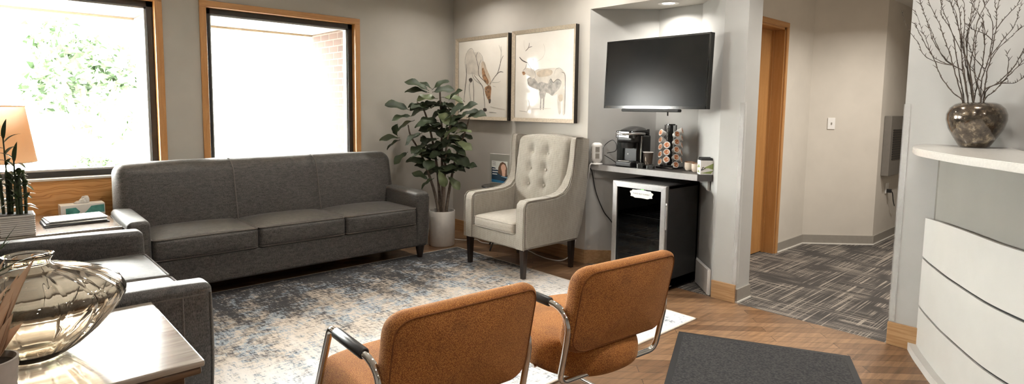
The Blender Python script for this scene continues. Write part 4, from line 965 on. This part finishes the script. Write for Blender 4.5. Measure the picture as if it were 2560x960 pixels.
for k, (x, y) in enumerate(((4.255, 2.957), (4.288, 2.882))):
    n_ = 4 if k == 0 else 3; z = SZ + .001
    for i in range(n_):
        lab = ('black cup lid, %s of the pile before the brown cup' if k == 0 else 'black cup lid, %s of the low pile by the carousel') % (['bottom', 'second from the bottom', 'third from the bottom' if n_ == 4 else 'top', 'top'][i])
        o = solo('cup_lid', lab, 'lid', MB().lathe([(0, .010), (.030, .010), (.032, .013), (.036, .012), (.041, .003), (.041, 0), (.038, 0), (.034, .008), (0, .008)], seg=28), M['black_gloss'], group='cup lids on the shelf')
        o.location = (x, y, z); z += .0105

# pod carousel
pc = thing('pod_carousel', 'black wire carousel stand full of coffee pods on the niche shelf', 'carousel', (4.47, 2.805, SZ + .001))
L(pc, 'base', MB().box(-.086, .086, -.086, .086, 0, .014, .004), M['black_gloss'])
L(pc, 'turntable', MB().cyl((0, 0, .021), .085, .012, 36, bev=.003), M['black'])
L(pc, 'column', MB().cyl((0, 0, .20), .022, .35, 20), M['black'])
L(pc, 'cap', MB().cyl((0, 0, .378), .040, .012, 28, bev=.003), M['black_gloss'])
va = math.atan2(-2.82, -4.455)
cols_ = [(radians(-58), [.312, .250, .188, .124, .058], 'the column nearest the coffee maker'), (radians(-17), [.208, .146, .082], 'the column facing the brown cup'),
         (radians(33), [.302, .236, .170, .104, .040], 'the column facing the room over the fridge'), (radians(80), [.330, .268, .206, .142, .078], 'the column beside the glazed bowls')]
ordn = ['topmost', 'second', 'third', 'fourth', 'fifth', 'sixth']
pod0 = None
def pod_mesh():
    o = thing('coffee_pod', '', 'coffee pod', (0, 0, 0))
    L(o, 'cup', MB().lathe([(0, -.046), (.018, -.046), (.020, -.044), (.0250, -.005), (.0290, -.0045), (.0290, 0), (.0250, .0004), (0, .0004)], seg=22), M['paper'])
    L(o, 'foil_lid', MB().cyl((0, 0, .0008), .0215, .0010, 22), M['foil']); return o
for off, tiers, where in cols_:
    a = va + off
    b = MB()
    for s in (-1, 1):
        rad_ = .040; c_ = Vector((rad_ * cos(a), rad_ * sin(a), 0)); tn = Vector((-sin(a), cos(a), 0)) * s * .031
        b.tube([c_ + tn + Vector((0, 0, .02)), c_ + tn + Vector((0, 0, .375))], .0028, 6)
    for z in ([.338, .272] if 'brown' in where else []):
        b.tube([Vector((.041 * cos(a), .041 * sin(a), z - .012)) + .0245 * (Vector((-sin(a), cos(a), 0)) * cos(2 * pi * i / 16) + Vector((0, 0, 1)) * sin(2 * pi * i / 16)) for i in range(16)], .002, 5, True)
    L(pc, 'wire_rack', b, M['black'])
    for n_, z in enumerate(tiers):
        o = pod0 = pod_mesh() if pod0 is None else copy_tree(pod0)
        o['label'] = f'orange-lidded coffee pod, {ordn[n_]} in {where}'; o['group'] = 'coffee pods in the carousel'
        dirv = Vector((cos(a), sin(a), .30)).normalized()
        o.location = Vector((4.47, 2.805, SZ + z)) + Vector((cos(a), sin(a), 0)) * .098; o.rotation_euler = Vector((0, 0, 1)).rotation_difference(dirv).to_euler()

# bowls and tea box
def bowl(label, x, y, s=1.0):
    o = thing('glazed_bowl', label, 'bowl', (x, y, SZ + .001), 0, 'small glazed bowls on the shelf')
    L(o, 'bowl', MB().lathe([(0, 0), (.030 * s, 0), (.040 * s, .010), (.044 * s, .035), (.044 * s, .070), (.041 * s, .070), (.039 * s, .030), (.030 * s, .012), (0, .010)], seg=36), M['cream_pot'])
    L(o, 'rim', MB().tube([(.0425 * s * cos(2 * pi * i / 36), .0425 * s * sin(2 * pi * i / 36), .071) for i in range(36)], .003, 8, True), M['red_brown'], 'copper brown rim')
bowl('small cream bowl with a copper rim beside the pod carousel', 4.432, 2.585); bowl('small cream bowl with a copper rim beside the green printed box', 4.362, 2.478, 1.05)
tbx = thing('sweetener_box', 'white box with olive green arrow print and black packets on the end of the shelf', 'box', (4.272, 2.354, SZ + .001), radians(-45))
L(tbx, 'carton', MB().box(-.052, .048, -.045, .045, 0, .112, .002), M['paper'])
b = MB().extr([(-.03, -.0452, .052), (.050, -.0452, .092), (.050, -.0452, .040), (.01, -.0452, .052)], (0, -.0004, 0)); b.extr([(-.05, -.0452, .012), (.050, -.0452, .034), (.03, -.0452, .008)], (0, -.0004, 0))
b.extr([(-.0522, -.035, .058), (-.0522, .0, .085), (-.0522, .035, .060), (-.0522, .03, .05)], (-.0004, 0, 0)); b.extr([(-.0522, -.03, .012), (-.0522, .03, .016), (-.0522, .0, .04)], (-.0004, 0, 0)); L(tbx, 'green_print', b, M['tea_green'], 'olive green arrow print')
b = MB().tube([(-.045, -.0456, .035), (-.032, -.0456, .060), (-.012, -.0456, .050), (-.045, -.0456, .035)], .003, 6); L(tbx, 'black_mark', b, M['black'], 'black triangular mark')
r = random.Random(3); b = MB()
for i in range(9): b.rbox(-.048, .044, -.042 + i * .0092, -.0335 + i * .0092, .07, .126 + r.uniform(-.004, .012), .004, 3)
L(tbx, 'packets', b, M['black_matte'])

# fridge
fr = thing('mini_fridge', 'black glass-door beverage fridge with a steel frame under the shelf', 'fridge', (4.2, 2.76, .001))
fx0, fx1, fy0, fy1, fz = 3.955, 4.462, 2.503, 3.018, .857
b = MB(); cx = fx0 + .045; w_ = .03
b.box(cx, fx1, fy0, fy0 + w_, .02, fz, .004); b.box(cx, fx1, fy1 - w_, fy1, .02, fz, .004); b.box(cx, fx1, fy0, fy1, fz - w_, fz, .004); b.box(cx, fx1, fy0, fy1, .02, .10, .004); b.box(fx1 - w_, fx1, fy0, fy1, .02, fz, .004)
P(fr, 'cabinet', b, M['black'])
bw = .046; b = MB(); bm = b.bm
def rail(q, dep): b.extr([(fx0, y, z) for y, z in q], (dep, 0, 0), bev=.003)
zb_, zt_ = .055, fz - .002
rail([(fy1, zt_), (fy0, zt_), (fy0 + bw, zt_ - bw), (fy1 - bw, zt_ - bw)], .04); rail([(fy1, zb_), (fy1 - bw, zb_ + bw), (fy0 + bw, zb_ + bw), (fy0, zb_)], .04)
rail([(fy1, zb_), (fy1, zt_), (fy1 - bw, zt_ - bw), (fy1 - bw, zb_ + bw)], .04); rail([(fy0, zb_), (fy0 + bw, zb_ + bw), (fy0 + bw, zt_ - bw), (fy0, zt_)], .04)
dd = P(fr, 'door_frame', b, M['silver'], 'brushed steel door frame', smooth=25)
P(fr, 'door_glass', MB().box(fx0 + .012, fx0 + .018, fy0 + bw - .002, fy1 - bw + .002, zb_ + bw - .002, zt_ - bw + .002), M['pane_dark'])
M2 = world_of(fr).inverted()
hb = MB().tube(fillet([(fx0 + .012, fy0 + .002, .72), (fx0 - .012, fy0 - .018, .72), (fx0 - .012, fy0 - .018, .52), (fx0 + .012, fy0 + .002, .52)], .01), .007, 10); P(fr, 'handle', hb, M['silver'])
for z in (.24, .40, .575):
    b = MB()
    for k in range(9): b.tube([(cx + .02, fy0 + .045 + k * .053, z), (fx1 - .05, fy0 + .045 + k * .053, z)], .002, 5)
    b.tube([(cx + .02, fy0 + .035, z), (cx + .02, fy1 - .035, z)], .003, 5); P(fr, 'wire_shelf', b, M['silver'])
b = MB(); q = []
for i in range(40):
    a = 2 * pi * i / 40; k = 1 + .06 * sin(9 * a); q.append((fx0 + .0115, 2.738 + .108 * k * math.copysign(abs(cos(a)) ** .6, cos(a)), .768 + .034 * k * math.copysign(abs(sin(a)) ** .6, sin(a))))
b.extr(q, (-.0006, 0, 0)); stk = P(fr, 'sticker', b, M['paper'], 'white cloud-shaped sticker')
cu = bpy.data.curves.new('note', 'FONT'); cu.body = 'PLEASE HELP YOURSELF'; cu.size = .015; cu.align_x = 'CENTER'; cu.align_y = 'CENTER'; to = bpy.data.objects.new('note', cu); COL.objects.link(to)
bpy.context.view_layer.update(); me = bpy.data.meshes.new_from_object(to.evaluated_get(bpy.context.evaluated_depsgraph_get())); bpy.data.objects.remove(to)
me.transform(M2 @ Matrix.Translation((fx0 + .0107, 2.738, .768)) @ Euler((pi / 2, 0, -pi / 2)).to_matrix().to_4x4()); me.materials.clear(); me.materials.append(M['black'])
lt = bpy.data.objects.new('lettering', me); COL.objects.link(lt); lt.parent = stk
P(fr, 'indicator', MB().box(fx0 + .009, fx0 + .0115, 2.715, 2.74, .803, .812), NT('green lit display').set(col=(.05, .6, .05), em=(.15, 1, .1), ems=2.0), 'small green lit display')
P(fr, 'foot', MB().box(fx0 + .02, fx0 + .06, fy0 + .01, fy0 + .05, 0, .022), M['black']); P(fr, 'hinge', MB().box(fx0 - .002, fx0 + .12, fy0 - .004, fy0 + .004, .038, .046), M['silver'])
P(fr, 'foot', MB().box(fx0 + .02, fx0 + .06, fy1 - .05, fy1 - .01, 0, .022), M['black'])
P(fr, 'foot', MB().box(fx1 - .06, fx1 - .02, fy0 + .01, fy0 + .05, 0, .022), M['black']); P(fr, 'foot', MB().box(fx1 - .06, fx1 - .02, fy1 - .05, fy1 - .01, 0, .022), M['black'])
def bottle(label, x, y, z, h=.165, lying=False):
    o = thing('water_bottle', label, 'bottle', (x, y, z), 0, 'water bottles in the fridge'); s = h / .165
    L(o, 'bottle', MB().lathe([(0, 0), (.028 * s, 0), (.031 * s, .006 * s), (.031 * s, .05 * s), (.0285 * s, .056 * s), (.031 * s, .062 * s), (.031 * s, .115 * s), (.013 * s, .145 * s), (.013 * s, .152 * s), (0, .152 * s)], seg=28), M['clear'])
    L(o, 'label_band', MB().lathe([(.0315 * s, .065 * s), (.0315 * s, .10 * s)], seg=28), M['teal']); L(o, 'cap', MB().cyl((0, 0, .158 * s), .014 * s, .014 * s, 20), M['white_plastic'])
bottle('clear water bottle with a teal label on the upper fridge shelf, by the door handle', 4.07, 2.60, .403); bottle('clear water bottle with a teal label on the upper fridge shelf, deeper inside', 4.15, 2.66, .403); bottle('clear water bottle on the lower fridge shelf', 4.06, 2.68, .243, .15)

# television
tv = thing('television', 'black flat television on an arm mount in the niche', 'television', (4.094, 2.753, 1.746), radians(-2.14))
tw2, th2 = .50, .2875                                # half width and half height, in the set's own frame; it faces local -x
def tvbox(x0, x1, y0, y1, z0, z1, bev=0.0):
    b = MB().box(x0, x1, y0, y1, z0, z1, bev)
    for v in b.bm.verts: v.co.x += .044 * v.co.z
    return b
L(tv, 'housing', tvbox(.004, .055, -tw2, tw2, -th2, th2, .004), M['black'])
b = tvbox(0, .005, -tw2, tw2, th2 - .014, th2)
for q in ((-tw2, tw2, -th2, -th2 + .022), (-tw2, -tw2 + .014, -th2, th2), (tw2 - .014, tw2, -th2, th2)):
    b2 = tvbox(0, .005, *q); b2.bm.to_mesh(m_ := bpy.data.meshes.new('t')); b.bm.from_mesh(m_); bpy.data.meshes.remove(m_)
L(tv, 'bezel', b, M['black_gloss'])
L(tv, 'screen', tvbox(.0012, .0045, -tw2 + .014, tw2 - .014, -th2 + .022, th2 - .014), M['screen'], smooth=0)
L(tv, 'maker_mark', tvbox(-.0012, 0, .005, .05, -th2 + .008, -th2 + .014), M['silver'], 'small silver maker mark')
L(tv, 'speaker_bar', tvbox(-.008, .04, -.265, .30, -th2 - .026, -th2 - .001, .008), M['black_matte'])
b = MB().box(.055, .08, -.14, .16, -.12, .15); b.box(.08, .37, -.02, .03, -.03, .03); b.box(.36, .520, -.06, .09, -.05, .05); L(tv, 'wall_mount', b, M['black_matte'])
L(tv, 'cable_end', MB().tube([(.02, -.14, -th2 - .02), (.02, -.14, -th2 - .055)], .006, 8), M['black'])

# niche downlight
def downlight(x, y, z, label, r_=.075, w=18, col=(1, .95, .88)):
    o = thing('recessed_downlight', label, 'ceiling light', (x, y, z))
    L(o, 'trim', MB().lathe([(r_ * .72, -.001), (r_ * .80, -.006), (r_ * 1.2, -.007), (r_ * 1.26, -.003), (r_ * 1.26, -.0005)], seg=40), M['white_paint'])
    L(o, 'lens', MB().cyl((0, 0, -.0015), r_ * .74, .002, 36), M['bulb'])
    ld = bpy.data.lights.new('downlight_lamp', 'AREA'); ld.shape = 'DISK'; ld.size = r_ * 1.4; ld.energy = w; ld.color = col; ld.spread = radians(150)
    lo = bpy.data.objects.new('downlight_lamp', ld); COL.objects.link(lo); lo.parent = o; lo.location = (0, 0, -.012)
downlight(4.40, 2.83, 2.352, 'round recessed downlight in the niche ceiling above the television', .072, 7)

# ------------------------------------------------------------------ hall fittings, guards, switch
def guard(y, s, z0, z1, label):
    b = MB().box(XB - .0035, XB - .0015, min(y, y + s * .032), max(y, y + s * .032), z0, z1); b.box(XB - .0035, XB + .030, y - .0022 * s - .001, y - .0022 * s + .001, z0, z1)
    return solo('corner_guard', label, 'corner guard', b, M['film'], (XB, y, z0))
guard(2.018, 1, .145, 1.512, 'clear plastic corner guard on the pillar beside the hall opening')
guard(1.012, -1, .15, 1.505, 'clear plastic corner guard on the wall end by the reception desk')
sw = thing('light_switch', 'white toggle light switch on the cream hall wall', 'switch', (6.866, 2.330, 1.327), radians(-45))
L(sw, 'plate', MB().box(-.04, .04, -.008, -.001, -.062, .062, .003), M['white_plastic']); L(sw, 'toggle', MB().box(-.006, .006, -.016, -.007, -.010, .012, .002), M['vinyl'])
hu = thing('wall_heater', 'grey louvred wall unit far down the hall', 'heater', (7.65, 1.96, .75))
P(hu, 'body', MB().box(7.36, 7.93, 1.885, 1.958, .757, 1.417, .006), M['unit_grey'])
for i in range(13): P(hu, 'louver', MB().box(7.44, 7.86, 1.879, 1.886, .935 + i * .0265, .950 + i * .0265), M['black'])
oo = thing('wall_outlet', 'white wall outlet with a black plug below the hall wall unit', 'outlet', (7.62, 1.958, .60))
L(oo, 'plate', MB().box(-.06, .06, -.007, -.001, -.06, .06, .003), M['white_plastic']); L(oo, 'plug', MB().box(-.02, .02, -.05, -.006, -.05, -.01, .004), M['black'])
L(oo, 'plug_cord', MB().tube(spline([(0, -.045, -.03), (.05, -.05, -.06), (.10, -.05, -.15), (.2, -.04, -.22)]), .005, 6), M['black'])

# ------------------------------------------------------------------ reception desk
dk = thing('reception_desk', 'curved white-panelled reception desk with a white counter', 'desk', (3.6, .3, 0))
Cp = [(4.188, .862), (4.05, .803), (3.92, .740), (3.77, .665), (3.62, .580), (3.48, .498), (3.35, .412), (3.21, .29), (3.08, .15), (2.97, -.02), (2.90, -.22), (2.87, -.45)]
Cs = [Vector((p.x, p.y)) for p in spline([(x, y, 0) for x, y in Cp], 5)]
def off(curve, d):
    out = []
    for i, p in enumerate(curve):
        t = (curve[min(i + 1, len(curve) - 1)] - curve[max(i - 1, 0)]).normalized(); out.append(p + Vector((t.y, -t.x)) * -d if False else p + Vector((-t.y, t.x)) * -d)
    return [Vector((min(q.x, XB - .002), q.y)) for q in out]
def strip(o_out, o_in, z0, zt, bev=0):
    b = MB(); bm = b.bm; A, D = off(Cs, o_out), off(Cs, o_in); n = len(A); f_ = zt if callable(zt) else (lambda i: zt)
    r0 = [bm.verts.new((p.x, p.y, z0)) for p in A]; r1 = [bm.verts.new((p.x, p.y, f_(i))) for i, p in enumerate(A)]; r2 = [bm.verts.new((p.x, p.y, f_(i))) for i, p in enumerate(D)]; r3 = [bm.verts.new((p.x, p.y, z0)) for p in D]
    for i in range(n - 1):
        for a, c in ((r0, r1), (r1, r2), (r2, r3), (r3, r0)): bm.faces.new((a[i], a[i + 1], c[i + 1], c[i]))
    bm.faces.new((r0[0], r1[0], r2[0], r3[0])); bm.faces.new((r0[-1], r3[-1], r2[-1], r1[-1]))
    bmesh.ops.recalc_face_normals(bm, faces=bm.faces); return b
sgn = 1
mid = len(Cs) // 3
def orient():
    a = off(Cs, .05)[mid]; return 1 if a.y > Cs[mid].y else -1
sgn = orient()
P(dk, 'front_wall', strip(-.045 * sgn, -.14 * sgn, 0, 1.231), M['desk_grey'], 'grey painted front wall')
P(dk, 'seam_backing', strip(-.012 * sgn, -.046 * sgn, .03, .80), M['black_matte'])
topz = lambda i: .824 + .050 * (1 - (1 - min(1, (4.188 - Cs[i].x) / .85)) ** 2)
for z0, zt in ((.045, .277), (.290, .579), (.592, topz)): P(dk, 'white_panel', strip(0, -.018 * sgn, z0, zt), M['white_panel'])
P(dk, 'kick_lip', strip(.040 * sgn, -.012 * sgn, 0, .045), M['white_panel'])
outer = [(XB - .002, .902), (4.06, .902), (3.93, .893), (3.80, .866), (3.61, .806), (3.46, .729), (3.32, .645), (3.21, .574), (3.11, .505), (2.97, .385), (2.85, .285), (2.70, .09), (2.60, -.15), (2.57, -.40)]
inner = [(2.95, -.40), (3.02, -.15), (3.2, .07), (3.5, .27), (3.87, .405), (4.05, .455), (XB - .002, .50)]
ov = [(p.x, p.y) for p in spline([(x, y, 0) for x, y in outer], 4)] + [(p.x, p.y) for p in spline([(x, y, 0) for x, y in inner], 4)]
P(dk, 'counter', MB().prism(ov, 1.231, 1.268, bev=.004), M['white_quartz'], 'white counter top')
P(dk, 'edge_bumper', MB().cyl((4.09, .872, 1.215), .008, .03, 12), M['white_plastic'])

VX, VY, VZ = 4.035, .637, 1.269
bv = thing('bronze_vase', 'round mottled bronze vase on the reception counter', 'vase', (VX, VY, VZ))
L(bv, 'body', MB().lathe([(0, 0), (.062, 0), (.068, .006), (.095, .050), (.122, .100), (.135, .150), (.134, .180), (.122, .212), (.100, .234), (.078, .243), (.070, .240), (.074, .230), (.10, .215), (.118, .18), (.120, .15), (.06, .02), (0, .015)], seg=56), M['bronze'], smooth=60)
TWIGS = [[(0.695, 1.512), (0.741, 1.563), (0.804, 1.655), (0.852, 1.774), (0.889, 1.835), (0.928, 1.917), (0.951, 1.965)], [(0.699, 1.525), (0.738, 1.666), (0.772, 1.783), (0.802, 1.868), (0.832, 1.954), (0.882, 2.063), (0.893, 2.103)], [(0.681, 1.512), (0.709, 1.665), (0.724, 1.767), (0.737, 1.882), (0.771, 1.999), (0.797, 2.078)], [(0.66, 1.512), (0.691, 1.664), (0.721, 1.805), (0.738, 1.933), (0.752, 2.035), (0.777, 2.094)], [(0.655, 1.512), (0.693, 1.69), (0.707, 1.817), (0.702, 1.929), (0.696, 2.028), (0.684, 2.076)], [(0.627, 1.512), (0.63, 1.625), (0.614, 1.712), (0.602, 1.822), (0.608, 1.945), (0.643, 2.028), (0.659, 2.073)], [(0.612, 1.512), (0.606, 1.674), (0.596, 1.736), (0.583, 1.9), (0.585, 1.997), (0.575, 2.063)], [(0.61, 1.518), (0.561, 1.58), (0.522, 1.647), (0.482, 1.736), (0.461, 1.777)], [(0.609, 1.568), (0.563, 1.617), (0.502, 1.701), (0.465, 1.801)], [(0.596, 1.736), (0.57, 1.789), (0.505, 1.863), (0.47, 1.902)], [(0.594, 1.772), (0.554, 1.831), (0.508, 1.911), (0.495, 1.981), (0.484, 2.034)], [(0.583, 1.894), (0.54, 1.968), (0.506, 2.012), (0.494, 2.041)], [(0.751, 1.705), (0.795, 1.732), (0.852, 1.774), (0.88, 1.854), (0.912, 1.929), (0.948, 2.037)], [(0.715, 1.678), (0.791, 1.745), (0.841, 1.845), (0.868, 1.925), (0.901, 2.006), (0.928, 2.088)], [(0.658, 1.518), (0.651, 1.6), (0.667, 1.689), (0.671, 1.814), (0.67, 1.877), (0.65, 1.943)], [(0.599, 1.856), (0.636, 1.883), (0.688, 1.912), (0.715, 1.943)], [(0.612, 1.693), (0.667, 1.752), (0.697, 1.829), (0.708, 1.911)], [(0.563, 1.616), (0.529, 1.615), (0.487, 1.617), (0.455, 1.651)], [(0.72, 1.792), (0.782, 1.924), (0.812, 1.978), (0.821, 2.03), (0.813, 2.08)], [(0.63, 1.619), (0.657, 1.657), (0.674, 1.714)], [(0.705, 1.791), (0.706, 1.88), (0.683, 1.99), (0.679, 2.076)], [(0.616, 1.817), (0.64, 1.911), (0.644, 1.998)], [(0.752, 2.035), (0.765, 2.061), (0.793, 2.096)], [(0.585, 1.997), (0.597, 2.035), (0.595, 2.065)], [(0.529, 1.671), (0.526, 1.732), (0.539, 1.787)]]
r = random.Random(21)
for i in (1, 2, 3, 4, 5, 8, 12, 13, 20): s_ = r.uniform(-.045, .045); TWIGS.append([(y + s_ * (k / 3) + r.uniform(-.008, .008), z) for k, (y, z) in enumerate(TWIGS[i])])
stems_ = []                                              # (branch, its points)
for main in (True, False):
    for tw in TWIGS:
        y0_, z0_ = tw[0]
        if (z0_ < VZ + .30) != main: continue
        if main:
            dx = r.uniform(-.045, .045); lean = r.uniform(-.12, .05)
            pts = [Vector((VX + dx * .7 + lean * (z - VZ - .2) * .9, y, z)) for y, z in tw]
            pts.insert(0, Vector((VX + dx * .4, VY + (y0_ - VY) * .7, VZ + .10))); host = None
        else:
            host, hp = min(((o_, p) for o_, q_ in stems_ for p in q_), key=lambda t_: (t_[1].y - y0_) ** 2 + (t_[1].z - z0_) ** 2)
            dr = r.uniform(-.25, .05); pts = [hp] + [Vector((hp.x + dr * (Vector((y, z)) - Vector((y0_, z0_))).length, y, z)) for y, z in tw[1:]]
        pts = [Vector((min(p.x, XB - .012), p.y, p.z)) for p in pts]
        q = spline(pts, 5); n_ = len(q); q = [q[0]] + [p + Vector((r.uniform(-.0015, .0015), r.uniform(-.002, .002), 0)) for p in q[1:]]
        R0 = .0034 if main else .0021
        b = MB().tube(q, R0, 6, radii=[R0 * (1 - .72 * k / n_) * (1.28 if k % 3 == 0 else 1) for k in range(n_)])
        for k in range(3, n_ - 1):
            for _ in range(2 if k > n_ * .4 else 1):
                if r.random() < .62:
                    t = (q[k] - q[k - 1]).normalized(); sdv = Vector((r.uniform(-.5, .5), r.choice((-1, 1)) * r.uniform(.5, 1), r.uniform(.2, .8))); ln = r.choice((.006, .009, .012, .016, .03))
                    e1 = q[k] + (t * .5 + sdv * .6).normalized() * ln; e1.x = min(e1.x, XB - .008)
                    b.tube([q[k], (q[k] + e1) / 2 + t * ln * .08, e1], .0014, 4, radii=[.0016, .0013, .0007])
        if main: stems_.append((solo('bare_branch', 'thin bare brown branch with small buds standing in the bronze vase', 'branch', b, M['twig'], tuple(q[0]), 'bare branches in the bronze vase'), q))
        else: P(host, 'side_twig', b, M['twig'])

# ------------------------------------------------------------------ light
wd = bpy.data.worlds.new('sky'); S.world = wd; wd.use_nodes = True
bg = wd.node_tree.nodes['Background']; bg.inputs[0].default_value = (1.0, .985, .955, 1); bg.inputs[1].default_value = 64.0
for x, y, w in ((.3, -1.0, 11), (.3, .6, 11), (2.0, -1.0, 11), (2.0, .6, 11), (2.0, 2.4, 8), (3.5, .5, 10), (3.66, 1.6, 9), (3.72, 3.3, 9), (3.62, 4.75, 8), (1.3, 4.1, 9)):  # unseen ceiling lamps, added to fill the room and brighten the walls
    downlight(x, y, CH, 'unseen recessed downlight added to the waiting room ceiling', .085, w)
for x in (5.2, 6.35): downlight(x, 1.2, 2.665, 'round recessed downlight in the hall ceiling', .085, 24, (1, .95, .88))
for o in COL.objects:
    if o.name.startswith('recessed') and 'niche' not in o['label']: o['group'] = 'downlights in the hall' if 'hall' in o['label'] else 'unseen added downlights in the waiting room'

# ------------------------------------------------------------------ camera
cd = bpy.data.cameras.new('camera'); cam = bpy.data.objects.new('camera', cd); COL.objects.link(cam)
cam.location = (0, 0, 1.45); cd.sensor_width = 36; cd.lens = 1464.7 / 2560 * 36; cd.shift_y = (407.1 - 480) / 2560; cd.clip_start = .02; cd.clip_end = 200
rx, ry, rz = radians(5.352), radians(-.755), radians(47.216)
fwd = Vector((cos(rz) * cos(rx), sin(rz) * cos(rx), -sin(rx))); right = Vector((sin(rz), -cos(rz), 0)); down = fwd.cross(right)
R_ = cos(ry) * right + sin(ry) * down; D_ = -sin(ry) * right + cos(ry) * down
cam.rotation_euler = Matrix((R_, -D_, -fwd)).transposed().to_euler()
S.camera = cam
S.view_settings.view_transform = 'Standard'; S.view_settings.look = 'None'; S.view_settings.gamma = 1; S.view_settings.use_curve_mapping = False
S.view_settings.exposure = 0.25
S.cycles.use_denoising = True
S.cycles.max_bounces = 10; S.cycles.transparent_max_bounces = 12; S.cycles.sample_clamp_indirect = 8.0; S.cycles.caustics_refractive = False; S.cycles.caustics_reflective = False
